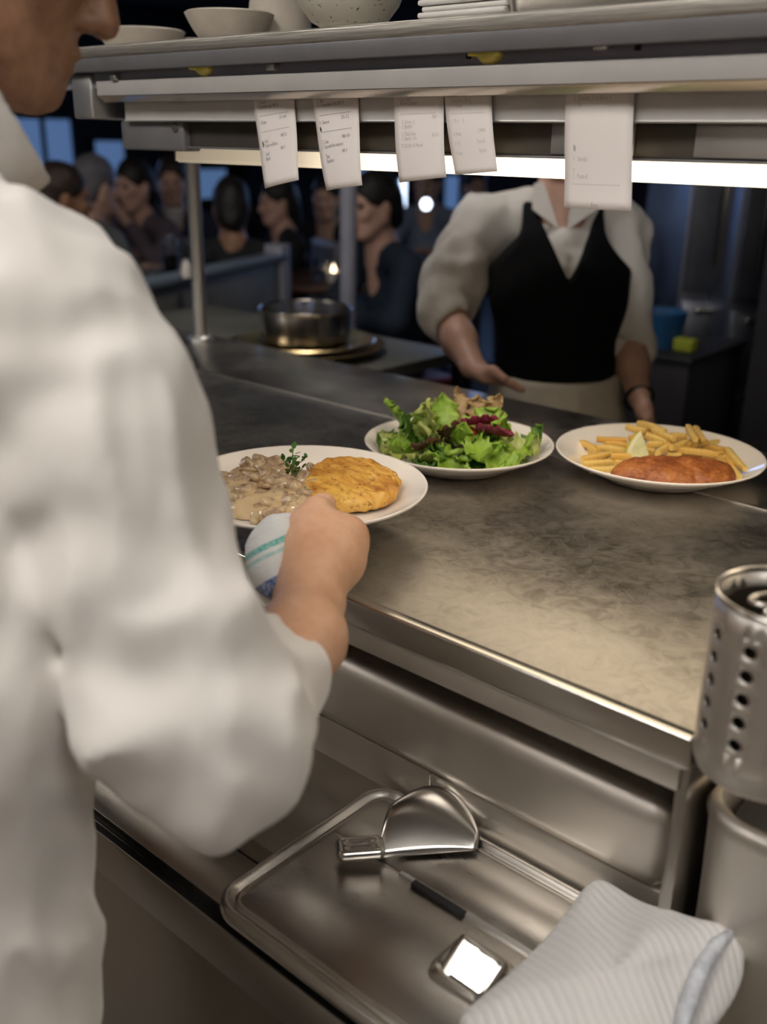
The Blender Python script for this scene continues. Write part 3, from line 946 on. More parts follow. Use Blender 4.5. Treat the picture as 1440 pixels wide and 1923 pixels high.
tag(mk('cream_sauce', (sv, sf), M['sauce'], smooth=True), 'pool of beige mushroom cream sauce on the held plate', 'sauce')
chunk = []
for k in range(7):
    cb = Blob(.0018); rnd = random.Random(k)
    for q in range(4):
        cb.ell((rnd.uniform(-.008, .008), rnd.uniform(-.004, .004), rnd.uniform(-.002, .003)), (rnd.uniform(.007, .014), rnd.uniform(.0045, .008), rnd.uniform(.004, .007)), Rm((0, 0, 1), rnd.uniform(0, 3)), .004)
    v, f = cb.mesh(lambda P, k=k: .0016 * noise3(P, 190, k) + .0022 * noise3(P, 90, k + 9), .006)
    chunk.append(mesh_data('meat_strip', v, f, M['meat']))
mush = []
for k in range(3):
    cb = Blob(.0016)
    cb.ell((0, 0, 0), (.013, .0095, .0035), k=.004); cb.cone((.0, -.006, 0), (.002, -.017, 0), .0045, .0055, .004, ((0, 0, 1), .6))
    v, f = cb.mesh(lambda P, k=k: .0008 * noise3(P, 160, k), .002)
    mush.append(mesh_data('mushroom_slice', v, f, M['mushroom']))
spots = []
rnd = random.Random(11)
for (px, py, lift) in ((432, 908, .010), (446, 893, .015), (462, 884, .018), (476, 877, .02), (490, 872, .021), (455, 908, .017), (478, 897, .022), (500, 888, .025), (520, 880, .024), (470, 922, .016),
                       (492, 915, .019), (515, 902, .025), (540, 893, .026), (560, 900, .025), (585, 905, .022), (605, 912, .019), (545, 915, .021), (520, 928, .016), (500, 940, .012), (560, 930, .014),
                       (585, 930, .014), (610, 925, .013), (440, 930, .011), (536, 950, .008), (575, 945, .009), (450, 945, .009), (468, 938, .012), (500, 948, .010), (545, 942, .012), (520, 958, .008), (480, 955, .008), (632, 915, .013), (615, 905, .018), (575, 915, .020), (418, 890, .012), (420, 915, .009), (600, 893, .022), (625, 935, .010)):
    spots.append((az(px, py, Z1 + .0150 + lift * .70), rnd.uniform(0, 6.28), rnd.uniform(1.0, 1.5)))
for k, (p, a, s) in enumerate(spots):
    isM = k % 4 == 2
    o = bpy.data.objects.new('mushroom_slice' if isM else 'meat_strip', (mush if isM else chunk)[k % (3 if isM else 7)])
    COL.objects.link(o); o.location = tuple(p); o.rotation_euler = (rnd.uniform(-.5, .5), rnd.uniform(-.4, .4), a); o.scale = (s, s, s)
    if isM: tag(o, 'pale mushroom slice lying in the cream sauce', 'mushroom', 'mushroom slices in the cream sauce')
    else: tag(o, 'strip of stewed meat coated in cream sauce', 'meat', 'meat strips in the cream sauce')

# herb sprig
M['herb'] = simple('fresh_herb_green', (.055, .16, .018), .45, 0, 120, .35, sss=.05)
M['herb_stem'] = simple('herb_stem', (.10, .17, .04), .5)
hb0 = az(552, 898, Z1 + .035)
hs = thing('herb_sprig', hb0, 'small green herb sprig standing on the cream stew', 'herb sprig')
up = -VM[1]; rt = VM[0]; fw = VM[2]
P_ = lambda px, py, t=0: hb0 + rt * ((px - 552) / FPX * 1.13) + up * ((898 - py) / FPX * 1.13) + fw * t
mk('stem', join(tube([P_(552, 900), P_(551, 880), P_(549, 860), P_(550, 838)], [.0011, .001, .0008, .0005], 6), tube([P_(551, 884), P_(540, 870), P_(530, 862)], .0006, 5),
                tube([P_(551, 880), P_(562, 868), P_(573, 861)], .0006, 5), tube([P_(551, 890), P_(562, 884), P_(568, 880)], .0006, 5)), M['herb_stem'], hs)
lv = []
for i in range(5):
    t = i / 4; w = .0030 * math.sin(math.pi * (.12 + .8 * t)) ** .8
    for s_ in (-1, 0, 1): lv.append((s_ * w, t * .0085, .0008 * abs(s_) - .0012 * t * t))
lf = [(i * 3 + j, i * 3 + j + 1, i * 3 + j + 4, i * 3 + j + 3) for i in range(4) for j in range(2)]
lm = mesh_data('leaf', np.array(lv), lf, M['herb'])
rnd = random.Random(5)
for (px, py) in ((550, 840), (546, 848), (555, 850), (549, 856), (541, 858), (558, 858), (531, 862), (536, 866), (527, 858), (573, 861), (567, 864), (577, 858), (545, 868), (556, 868), (550, 874), (560, 874), (540, 876),
                 (545, 884), (555, 882), (564, 882), (569, 878), (550, 890), (542, 890), (560, 890), (548, 897), (556, 897), (537, 884), (566, 888), (552, 866), (547, 880)):
    o = bpy.data.objects.new('leaf', lm); COL.objects.link(o); o.parent = hs
    o.location = tuple(P_(px, py, rnd.uniform(-.006, .006)) - hb0)
    o.rotation_euler = (rnd.uniform(.4, 1.7), rnd.uniform(-.5, .5), rnd.uniform(-2.4, .9)); s_ = rnd.uniform(.7, 1.15); o.scale = (s_,) * 3

# ------------------------------------------------------------------ salad
def leaf_mat(name, a, b, c, vein):
    m = Mat(name).set(rough=.38, sss=.0)
    n1 = m.noise(45, 4, .6); n2 = m.noise(170, 3, .6)
    m.color(m.ramp(m.mix(.35, n1, n2), [(.3, a), (.5, b), (.7, c)]))
    m.bump(n2, .3, .002).bump(n1, .4, .003)
    tr = m.node('ShaderNodeBsdfTranslucent'); tr.inputs[0].default_value = tuple(min(1, x * 1.6) for x in b) + (1,)
    mx = m.node('ShaderNodeMixShader'); mx.inputs[0].default_value = .28
    m.l.new(m.b.outputs[0], mx.inputs[1]); m.l.new(tr.outputs[0], mx.inputs[2]); m.l.new(mx.outputs[0], m.out.inputs[0])
    return m.m


LM = {'g': leaf_mat('light_lettuce', (.20, .34, .03), (.33, .50, .06), (.50, .64, .17), 0), 'd': leaf_mat('deep_green_lettuce', (.045, .12, .012), (.10, .22, .025), (.19, .34, .05), 0),
      'y': leaf_mat('pale_frisee', (.36, .42, .09), (.50, .56, .17), (.62, .66, .30), 0), 'r': leaf_mat('red_radicchio', (.14, .012, .03), (.30, .03, .075), (.50, .16, .22), 0),
      't': leaf_mat('tan_lettuce_edge', (.34, .22, .10), (.50, .34, .16), (.56, .46, .20), 0), 'b': leaf_mat('brown_red_lettuce', (.05, .02, .012), (.10, .035, .02), (.12, .09, .02), 0)}
LAB = {'g': ('bright green lettuce leaf in the salad', 'bright lettuce leaves in the salad'), 'd': ('deep green lettuce leaf in the salad', 'deep green leaves in the salad'),
       'y': ('pale yellow green frilly lettuce leaf in the salad', 'pale frilly leaves in the salad'), 'r': ('crimson radicchio leaf on top of the salad', 'crimson leaves in the salad'),
       't': ('tan frilled lettuce leaf behind the crimson leaf', 'tan leaves in the salad'), 'b': ('brown red lettuce leaf tucked inside the salad', 'brown leaves in the salad')}


def leaf_mesh(seed, Ln, W, lobes, ruff, bend, cup, mat):
    rnd = random.Random(seed); NU, NV = 16, 22
    v, f = [], []; ph = rnd.uniform(0, 6)
    x = z = 0.0; y = 0.0; ang = -bend * .35
    spine = []
    for j in range(NV + 1):
        spine.append((y, z, ang)); ang += bend / NV; y += Ln / NV * math.cos(ang); z += Ln / NV * math.sin(ang)
    for j in range(NV + 1):
        t = j / NV; yy, zz, an = spine[j]
        w = W * (.16 + .84 * math.sin(math.pi * min(1, t * .62 + .1)) ** 1.3) * (1 - smoothstep(.82, 1.02, t) * .75)
        w *= 1 + lobes * math.sin(t * 5.2 * math.pi + ph)
        for i in range(NU + 1):
            u = i / NU * 2 - 1
            e = abs(u) ** 2.2
            dz = cup * u * u * W + ruff * e * (math.sin(t * 23 + ph + 2.0 * u) + .7 * math.sin(t * 47 + 2 * ph - u)) + ruff * .7 * smoothstep(.75, 1, t) * math.sin(u * 8 + ph)
            dx = u * w + ruff * .5 * e * math.sin(t * 25 + 1.7 * ph)
            dy = ruff * .6 * smoothstep(.7, 1, t) * math.sin(u * 11 + ph) - .12 * Ln * smoothstep(.6, 1, t) * u * u
            if abs(u) < .08: dz -= .0012 * (1 - t)
            v.append((dx, yy + dy * math.cos(an) - dz * math.sin(an), zz + dz * math.cos(an) + dy * math.sin(an)))
    for j in range(NV):
        for i in range(NU):
            q = j * (NU + 1) + i; f.append((q, q + 1, q + NU + 2, q + NU + 1))
    return mesh_data('lettuce_leaf', np.array(v), f, mat)


zS = ZT + .001
def put_leaf(me, kind, base, out_dir, tilt, roll, s=1.0):
    """base point, the level heading it points to, tilt above the level, roll about its own axis"""
 
    R = Matrix.Rotation(out_dir - math.pi / 2, 4, 'Z') @ Matrix.Rotation(tilt, 4, 'X') @ Matrix.Rotation(roll, 4, 'Y')
    lv_ = np.array([v.co[:] for v in me.vertices]) * s @ np.array(R.to_3x3()).T + V(*base)
    rr = np.hypot(lv_[:, 0] - P2[0], lv_[:, 1] - P2[1]); lim = R2 * .86
    sc_ = np.where(rr > lim, (lim + (rr - lim) * .12) / rr, 1.0)
    lv_[:, 0] = P2[0] + (lv_[:, 0] - P2[0]) * sc_; lv_[:, 1] = P2[1] + (lv_[:, 1] - P2[1]) * sc_
    fl = well(P2, R2, zS, lv_[:, 0], lv_[:, 1]) + .0015
    lv_[:, 2] = np.where(lv_[:, 2] < fl, fl + .12 * np.abs(fl - lv_[:, 2]), lv_[:, 2])
    m2 = me.copy(); m2.vertices.foreach_set('co', (lv_ - V(*base)).astype(np.float32).ravel()); m2.update()
    o = bpy.data.objects.new('lettuce_leaf', m2); COL.objects.link(o); o.location = tuple(base)
    tag(o, LAB[kind][0], 'salad leaf', LAB[kind][1])
    md = o.modifiers.new('thick', 'SOLIDIFY'); md.thickness = .0005
    return o


pool = {}
for kk in 'gdyrtb':
    pool[kk] = [leaf_mesh(100 * ord(kk) + i, .068 + .012 * (i % 3), {'g': .026, 'd': .021, 'y': .020, 'r': .020, 't': .018, 'b': .022}[kk],
                          {'g': .06, 'd': .10, 'y': .14, 'r': .05, 't': .38, 'b': .08}[kk], {'g': .0046, 'd': .0042, 'y': .0062, 'r': .0020, 't': .006, 'b': .0035}[kk],
                          (.5, 1.3, .9, -.3)[i % 4], (.35, .15, -.3, .5)[i % 4], LM[kk]) for i in range(4)]
rnd = random.Random(21)
n = 0
for ring_r, cnt, z0, tl in ((.060, 22, .014, .20), (.042, 20, .024, .42), (.024, 16, .034, .65)):
    for k in range(cnt):
        a = 2 * math.pi * (k + rnd.uniform(-.3, .3)) / cnt
        kind = rnd.choices('gdyb', [6, 4, 2.6, .7])[0]
        b = V(P2[0] - .006 + ring_r * math.cos(a), P2[1] + ring_r * math.sin(a), zS + z0 + rnd.uniform(-.004, .006))
        put_leaf(pool[kind][n % 4], kind, b, a + rnd.uniform(-.5, .5), tl + rnd.uniform(-.25, .35), rnd.uniform(-.7, .7), rnd.uniform(.62, .90)); n += 1
CD = math.atan2(-P2[1], -P2[0])              # heading from the plate to the kitchen side viewer
RT = math.atan2(VM[0][1], VM[0][0])
def atp(px, py, z): return az(px, py, zS + z)
for kind, px, py, z, hd, tl, rl, s, i in (('g', 775, 815, .035, RT + 2.9, .75, .3, 1.0, 0), ('y', 800, 835, .034, RT + 1.8, .85, .2, .85, 1), ('g', 830, 828, .036, RT + 1.5, .85, -.2, .85, 2), ('g', 850, 822, .048, RT + .3, .35, .5, 1.1, 1),
                                          ('d', 815, 850, .03, RT - 1.7, -.1, .3, 1.0, 0), ('g', 840, 855, .034, RT - 1.4, -.35, -.2, 1.05, 1), ('d', 880, 848, .034, RT - 1.6, -.30, .3, 1.0, 2), ('g', 905, 852, .034, RT - .9, -.2, .2, 1.1, 0),
                                          ('y', 940, 845, .03, RT - .3, .1, .5, 1.0, 3), ('d', 960, 845, .025, RT - .1, .55, .5, .9, 1), ('y', 780, 850, .028, RT + 3.4, .15, .3, .95, 2), ('d', 745, 848, .02, RT + 3.2, .35, -.3, .8, 3),
                                          ('t', 893, 803, .050, RT + 1.4, .85, .0, .8, 0), ('t', 905, 805, .050, RT + .9, .75, .5, .8, 1), ('t', 878, 803, .050, RT + 1.9, .8, -.4, .75, 2),
                                          ('r', 868, 800, .066, RT - .10, .15, -.5, .85, 3), ('r', 893, 804, .064, RT - .55, -.1, -.6, .90, 0), ('g', 890, 830, .05, RT - 1.5, -.2, .1, .8, 3), ('g', 930, 835, .04, RT - 1.0, -.1, .5, .95, 2),
                                          ('b', 800, 845, .035, RT - 1.6, .4, .3, .9, 0), ('g', 860, 860, .028, RT - 1.8, -.3, .2, .9, 0)):
    put_leaf(pool[kind][i], kind, atp(px, py, z), hd, tl, rl, s)
M['tomato'] = simple('tomato_red', (.48, .05, .015), .25, 0, 60, .2)
tb = Blob(.0018); tb.ell((0, 0, 0), (.014, .009, .010), k=.003)
tv, tf = tb.mesh(lambda P: .0008 * noise3(P, 120, 1), .002)
for px, py, z, lab in ((882, 812, .052, 'piece of red tomato below the crimson leaf'), (845, 868, .02, 'piece of red tomato at the front of the salad')):
    o = mk('tomato_piece', (tv + atp(px, py, z), tf), M['tomato'], smooth=True); tag(o, lab, 'tomato', 'tomato pieces in the salad')

# ------------------------------------------------------------------ cutlet, fries, lemon
m = Mat('breaded_crust').set(rough=.5, sss=.03)
n1 = m.noise(30, 5, .65); n2 = m.noise(240, 4, .65)
m.color(m.ramp(m.mix(.35, n1, n2), [(.32, (.13, .032, .008)), (.48, (.29, .085, .02)), (.62, (.42, .15, .035)), (.75, (.52, .24, .07))]))
m.bump(n2, .6, .002).bump(n1, .4, .004)
M['crust'] = m.m
cc = az(1262, 893, ZT + .030)
cR = np.stack([u_, w_, V(0, 0, 1)], 1)
cu = Blob(.0026)
cu.ell(cc, (.086, .042, .020), cR, .01); cu.ell(cc + u_ * .03 + w_ * .004, (.052, .036, .021), cR, .015); cu.ell(cc - u_ * .028 - w_ * .003, (.05, .036, .021), cR, .015)
cuv = cu.mesh(lambda P: .0030 * noise3(P, 45, 8) + .0014 * noise3(P, 130, 2) + .0006 * noise3(P, 330, 1), .006, cut=lambda P: well(P3, R3, ZT + .001, P[:, 0], P[:, 1]) + .0005 - P[:, 2])
tag(mk('breaded_cutlet', cuv, M['crust'], smooth=True), 'brown crisp breaded cutlet at the front of the fries', 'cutlet')

m = Mat('french_fry').set(rough=.42, sss=.06)
oi = m.node('ShaderNodeObjectInfo')
n1 = m.noise(70, 4, .6)
base = m.ramp(n1, [(.3, (.66, .40, .085)), (.55, (.80, .55, .16)), (.75, (.86, .66, .28))])
m.color(m.mix(m.ramp(oi.outputs['Random'], [(.6, 0), (1, .6)]), base, (.66, .31, .035)))
m.bump(n1, .4, .002)
M['fry'] = m.m


def fry_mesh(seed):
    rnd = random.Random(seed); b = rnd.uniform(-.010, .010); tp = rnd.uniform(.72, 1)
    rings = []
    for t in np.linspace(-.5, .5, 7):
        w = .0049 * (1 if abs(t) < .45 else .84) * (tp if t > 0 else 1) ** (2 * abs(t))
        w *= 1 + .06 * math.sin(9 * t + seed)
        c = b * (1 - 4 * t * t) * .5
        ring_ = [(t, x + c * .3, z + c * .2) for x, z in rrect(-w, w, -w, w, w * .45, 2)]
        rings.append(ring_)
    v, f = loft_rings(rings); return mesh_data('french_fry', v, f, M['fry'], 45)


fm = [fry_mesh(i) for i in range(6)]
def fry(a, b, k):
    o = bpy.data.objects.new('french_fry', fm[k % 6]); COL.objects.link(o)
    d = V(*b) - V(*a); L = np.linalg.norm(d)
    q = Vector(d).to_track_quat('X', 'Z'); o.rotation_mode = 'QUATERNION'; o.rotation_quaternion = q
    o.location = tuple((V(*a) + V(*b)) / 2); o.scale = (L + .004, 1.0, 1.0)
    tag(o, 'golden french fry in the pile beside the cutlet', 'french fry', 'french fries on the right plate')


FR = [(60, 225, 175, 295, .024), (185, 195, 410, 205, .032), (185, 265, 400, 290, .024), (70, 355, 285, 315, .026), (65, 400, 330, 375, .020), (130, 450, 370, 440, .014), (300, 335, 450, 345, .028),
      (430, 95, 570, 125, .048), (525, 65, 730, 135, .050), (640, 115, 800, 190, .048), (560, 155, 790, 225, .040), (600, 240, 780, 235, .034), (680, 310, 790, 250, .032), (790, 265, 930, 215, .036),
      (740, 175, 900, 175, .042), (925, 95, 985, 195, .050), (985, 105, 1045, 195, .046), (930, 250, 1070, 220, .034), (840, 285, 1160, 320, .030), (1070, 235, 1180, 215, .028), (1050, 265, 1225, 290, .026),
      (1050, 345, 1240, 350, .022), (1245, 280, 1390, 440, .030), (1270, 430, 1340, 515, .024), (1230, 330, 1285, 425, .022), (760, 315, 860, 325, .024),
      (250, 240, 420, 250, .026), (330, 385, 440, 370, .020), (470, 330, 620, 345, .018), (480, 260, 640, 300, .026), (880, 330, 1060, 370, .016), (1130, 320, 1260, 310, .022),
      (450, 190, 620, 180, .034), (700, 200, 880, 240, .030), (860, 200, 1000, 250, .028), (120, 300, 250, 350, .016), (560, 120, 700, 160, .040), (1160, 370, 1280, 400, .016), (100, 430, 260, 400, .012), (980, 300, 1120, 280, .020)]
for k, (x0, y0, x1, y1, z) in enumerate(FR):
    g = lambda x, y: az(1080 + x / 4.364, 780 + y / 4.364, ZT + z)
    fry(g(x0, y0), g(x1, y1), k)

# lemon wedge
M['lemon_flesh'] = simple('lemon_flesh', (.84, .77, .42), .25, 0, 90, .12, sss=.2)
M['lemon_pith'] = simple('lemon_pith', (.86, .80, .60), .5)
M['lemon_peel'] = simple('lemon_peel', (.60, .56, .045), .35, 0, 120, .15)
le = az(1200, 858, ZT + .026)
lt = thing('lemon_wedge', le, 'pale yellow lemon wedge resting on the fries', 'lemon wedge')
# half-moon faces: built in a frame with x=right, y=up, z=toward the viewer
fx = V(*VM[0]); fz = V(-VM[2][0], -VM[2][1], 0); fz /= np.linalg.norm(fz); fy = V(0, 0, 1)
fx2 = fx * .93 + fy * (-.36); fy2 = fx * .36 + fy * .93
def wedge(scale, front, tip_in=0.0):
    n = 14; v, f = [], []
    def arc(ang, depth_):
        # ring from tip to tip bulging away
        return [None]
    A = V(-.016, .034, 0); B = V(.027, -.010, 0)
    mid = (A + B) / 2; bul = V(-.020, -.027, 0)
    for j in range(5):
        th = j / 4
        for i in range(n + 1):
            t = i / n
            base_ = A * (1 - t) + B * t; out = math.sin(math.pi * t) ** .75
            # sweep the bulge from the front face round to the hidden face
            off = bul * (math.cos(th * 1.15) * out) + V(0, 0, -.030) * (math.sin(th * 1.15) * out)
            p = (base_ + off - mid) * scale + mid + V(0, 0, front)
            v.append(p)
    for j in range(4):
        for i in range(n):
            q = j * (n + 1) + i; f.append((q, q + 1, q + n + 2, q + n + 1))
    ctr = len(v); v.append(mid * 1.0 + V(0, 0, front))
    f.append(tuple(range(n, -1, -1)))
    f.append(tuple(range(4 * (n + 1), 5 * (n + 1))))
    w = np.array([le + fx2 * p[0] + fy2 * p[1] + fz * p[2] for p in v]); w[:, 2] += .004
    return w, f
mk('peel', wedge(1.0, 0.0), M['lemon_peel'], lt, smooth=30)
mk('pith', wedge(.965, .0006), M['lemon_pith'], lt, smooth=30)
mk('flesh', wedge(.80, .0022), M['lemon_flesh'], lt, smooth=30)

# ------------------------------------------------------------------ towel at the lower right
m = Mat('ribbed_white_towel').set(rough=.95, sheen=.4)
wv = m.node('ShaderNodeTexWave'); wv.inputs['Scale'].default_value = 42; wv.inputs['Distortion'].default_value = 1.2; wv.inputs['Detail'].default_value = 2
m.l.new(m.coords((1, 1, .6), (0, 0, 2.1)), wv.inputs['Vector'])
n1 = m.noise(420, 3, .6)
m.color(m.mix(m.ramp(wv.outputs['Fac'], [(.0, .5), (.25, 0)]), (.70, .68, .655), (.52, .53, .55)))
m.bump(wv.outputs['Fac'], .35, .003).bump(n1, .35, .0015)
M['towel_rib'] = m.m
tw = [(1128, 1652, .735), (1170, 1682, .742), (1215, 1708, .742), (1262, 1712, .760), (1300, 1730, .770), (1345, 1738, .772), (1385, 1752, .770), (1398, 1790, .762), (1394, 1840, .745), (1370, 1890, .735), (1330, 1940, .728), (1270, 2000, .722),
      (1120, 2060, .712), (960, 2010, .708), (880, 1945, .706), (850, 1918, .706), (920, 1865, .708), (985, 1808, .710), (1020, 1770, .714), (1050, 1735, .718), (1080, 1695, .726), (1100, 1664, .732)]
out = [az(*q) for q in tw]
cen = az(1140, 1850, .752)
rings = []
for s, lift in ((1.0, -.006), (1.012, .0), (.99, .005), (.94, .009), (.84, .0115), (.70, .013), (.5, .014), (.28, .014), (.1, .014)):
    rg = []
    for q in out:
        p = cen * (1 - s) + q * s; p = V(*p); p[2] += lift
        p[2] += .0035 * math.sin(p[0] * 95 + p[1] * 60) * min(1, (1.02 - s) * 5)
        p[2] += .006 * min(1, (1.02 - s) * 4) * float(noise3(p[None, :], 26, 3)[0])
        rg.append(p)
    rings.append(rg)
tv, tf = loft_rings(rings, True, True)
tt = thing('kitchen_towel', V(cen[0], cen[1], .70), 'white ribbed kitchen towel thrown over the pan lid at the lower right', 'towel')
to = mk('cloth', (tv, tf), M['towel_rib'], tt, smooth=True)
ss = to.modifiers.new('sub', 'SUBSURF'); ss.levels = ss.render_levels = 2
M['towel_blue'] = simple('blue_white_towel_hem', (.56, .575, .61), .95, 0, 90, .3)
hr = [az(*q) for q in ((1372, 1752, .775), (1345, 1775, .775), (1322, 1812, .768), (1302, 1860, .758), (1285, 1910, .748), (1270, 1960, .735))]
mk('folded_hem', tube(hr, [.004, .0065, .007, .007, .0065, .005], 10), M['towel_blue'], tt, smooth=True)

# ------------------------------------------------------------------ people
def frame(fwd, up):
    f = V(*fwd); f /= np.linalg.norm(f); r = np.cross(f, V(*up)); r /= np.linalg.norm(r); u = np.cross(r, f)
    return np.stack([r, f, u], 1)          # columns: right, forward, up


def add_head(B, c, R, s=1.0, neck_to=None, neck_r=.055):
    T = lambda x, y, z: V(*c) + R @ (V(x, y, z) * s)
    B.ell(T(0, -.018, .035), V(.077, .098, .098) * s, R, .03)
    B.ell(T(0, .030, -.030), V(.063, .066, .088) * s, R, .03)
    B.ell(T(0, .048, -.088), V(.046, .046, .034) * s, R, .03)
    B.ell(T(0, .078, -.105), V(.022, .020, .018) * s, R, .018)
    for sx in (-1, 1):
        B.cone(T(.060 * sx, -.012, -.045), T(.030 * sx, .070, -.102), .022 * s, .018 * s, .03)
        B.ell(T(.040 * sx, .072, -.020), V(.024, .020, .022) * s, R, .02)
        B.ell(T(.031 * sx, .082, .012), V(.019, .014, .015) * s, R, .008, sub=True)
        B.ell(T(.080 * sx, -.014, -.008), V(.010, .022, .034) * s, R, .008)
        B.ell(T(.0125 * sx, .101, -.036), V(.0085, .011, .0085) * s, R, .006)
    B.cone(T(-.036, .083, .031), T(.036, .083, .031), .011 * s, .011 * s, .014)
    B.cone(T(0, .090, .014), T(0, .112, -.030), .0095 * s, .0135 * s, .010)
    B.ell(T(0, .092, -.064), V(.024, .012, .007) * s, R, .006)
    B.ell(T(0, .090, -.077), V(.021, .012, .007) * s, R, .006)
    for sx in (-1, 1):
        B.ell(T(.0085 * sx, .108, -.046), V(.0045, .006, .006) * s, R, .003, sub=True)
    if neck_to is not None:
        B.cone(T(0, -.022, -.055), neck_to, neck_r * s, neck_r * 1.12 * s, .03)


def face_bits(parent, c, R, s=1.0, local=False, lips=True):
    T = lambda x, y, z: V(*c) + R @ (V(x, y, z) * s)
    for sx in (-1, 1):
        e = Blob(.0045 * s); e.ell(T(.031 * sx, .077, .012), V(.0125, .0105, .0085) * s, R, .001)
        mk('eye', e.mesh(), M['eye'], parent, local=local, smooth=True)
    if lips:
        e = Blob(.005 * s); e.ell(T(0, .097, -.070), V(.023, .0095, .0085) * s, R, .001)
        mk('lips', e.mesh(), M['lips'], parent, local=local, smooth=True)


def hair_blob(c, R, s=1.0, h=.006, length=0.0):
    T = lambda x, y, z: V(*c) + R @ (V(x, y, z) * s)
    B = Blob(h)
    B.ell(T(0, -.024, .045), V(.086, .104, .100) * s, R, .02)
    B.ell(T(0, -.062, -.02), V(.074, .062, .075) * s, R, .02)
    if length: B.cone(T(0, -.06, .0), T(0, -.075, -length), .075 * s, .06 * s, .03)
    B.ell(T(0, .075, -.035), V(.070, .078, .095) * s, R, .01, sub=True)
    for sx in (-1, 1): B.ell(T(.088 * sx, .008, -.035), V(.03, .045, .045) * s, R, .01, sub=True)
    return B


M['eye'] = simple('dark_eye', (.03, .02, .018), .2)
M['lips'] = simple('lip_skin', (.42, .17, .13), .45)

# ---- the cook, seen from behind
HF = V(.66, .70, -.46)
HR = frame(HF, (0, 0, 1))
HC = ad(224, 58, .835) - HR @ V(0, .125, -.030)
NB = V(-.775, .365, 1.345)
cax = V(*VM[0]) * .80 + V(0, 0, 1) * .56 + V(*VM[2]) * .34; cax /= np.linalg.norm(cax)
CT = ad(-22, 150, .775)
ck = thing('person', (-.74, .20, 0), 'cook in a white jacket reaching a plate onto the pass, seen from behind', 'person')

SHO = ad(110, 700, .70)
ELB = ad(430, 1400, .735)
WRI = ad(586, 1090, .958)
FOR = ad(565, 1200, .86)
bd = Blob(.004)
add_head(bd, HC, HR, 1.0, CT - cax * .06, .047)
bd.chain([(CT - cax * .05, .048), (CT - cax * .13, .048), (V(-.78, .30, 1.20), .06)], .008)
bd.cone(V(-.74, .26, 1.15), V(-.71, .20, .9), .09, .10, .04)
bd.cone(V(-.74, .28, 1.18), SHO, .055, .035, .03); bd.cone(SHO, ELB, .035, .038, .02)
bd.chain([(ELB, .040), (ad(498, 1300, .79), .032), (FOR, .0365), (ad(580, 1130, .925), .0300), (WRI, .0285)], .02)
# hand: back of the hand to the right, thumb over the rim, fingers folding under the plate
bd.chain([(WRI, .0290), (ad(606, 1050, .980), .0300), (ad(622, 1012, 1.000), .0300)], .02)
bd.cone(ad(620, 1060, .975), ad(660, 1010, 1.005), .020, .0175, .018)
bd.cone(ad(612, 1080, .965), ad(652, 1062, .985), .019, .016, .018)
bd.chain([(ad(556, 1075, .962), .0185), (ad(566, 1030, .980), .0185), (ad(580, 985, .998), .0180), (ad(594, 962, 1.012), .0145), (ad(606, 950, 1.040), .0115), (ad(612, 948, 1.058), .0095)], .012)
KN = [(662, 1000, 1.005, .0135), (668, 1025, .998, .0138), (660, 1050, .992, .0130), (648, 1072, .984, .0115)]
for (px, py, t, r) in KN:
    k0 = ad(px, py, t)
    k1 = k0 + fw * .030 + V(0, 0, -.012) - rt * .006
    k2 = k1 + fw * .018 - rt * .026 + V(0, 0, -.004)
    k3 = k2 - rt * .020 - fw * .006
    bd.chain([(k0, r), (k1, r * .82), (k2, r * .74), (k3, r * .62)], .006)
# the other arm, hanging out of view on his far side
LSH = V(-.955, .325, 1.27)
bd.chain([(LSH, .05), (V(-1.02, .33, .99), .045), (V(-.99, .50, 1.0), .038), (V(-.97, .60, 1.02), .028)], .03)
LH = V(-.965, .66, 1.025)
bd.cone(V(-.97, .60, 1.02), LH, .028, .03, .02, ((0, 0, 1), .6))
for k in range(4):
    a = LH + V(-.027 + .018 * k, .02, 0); bd.chain([(a, .0095), (a + V(0, .035, -.006), .0088), (a + V(0, .055, -.022), .0078)], .004)
bd.chain([(LH + V(.02, -.03, 0), .012), (LH + V(.045, .0, .0), .0105), (LH + V(.05, .026, -.008), .009)], .006)
bv, bf = bd.mesh(lambda P: .0010 * noise3(P, 60, 3), .002)
# skin of the head is darker and stubbled; the arm is fairer
body = mk('body', (bv, bf), M['skin_arm'], ck, smooth=True)
body.data.materials.append(M['skin_face'])
me = body.data; ctr = np.zeros(len(me.polygons) * 3); me.polygons.foreach_get('center', ctr); ctr = ctr.reshape(-1, 3) + WLOC[ck.name]
dd = np.linalg.norm(ctr - HC, axis=1)
me.polygons.foreach_set('material_index', (dd < .26).astype(np.int32))
face_bits(ck, HC, HR, 1.0, lips=False)
mk('hair', hair_blob(HC, HR, 1.0, .006).mesh(lambda P: .002 * noise3(P, 120, 1), .004), M['hair_dark'], ck, smooth=True)
# finger and thumb nails
M['nail'] = simple('finger_nail', (.66, .44, .36), .3)
nb = Blob(.0012); nb.ell(ad(612, 946, 1.060) + V(0, 0, .006), (.006, .007, .003), frame(fw, (0, 0, 1)), .001)
mk('nail', nb.mesh(), M['nail'], ck, smooth=True)

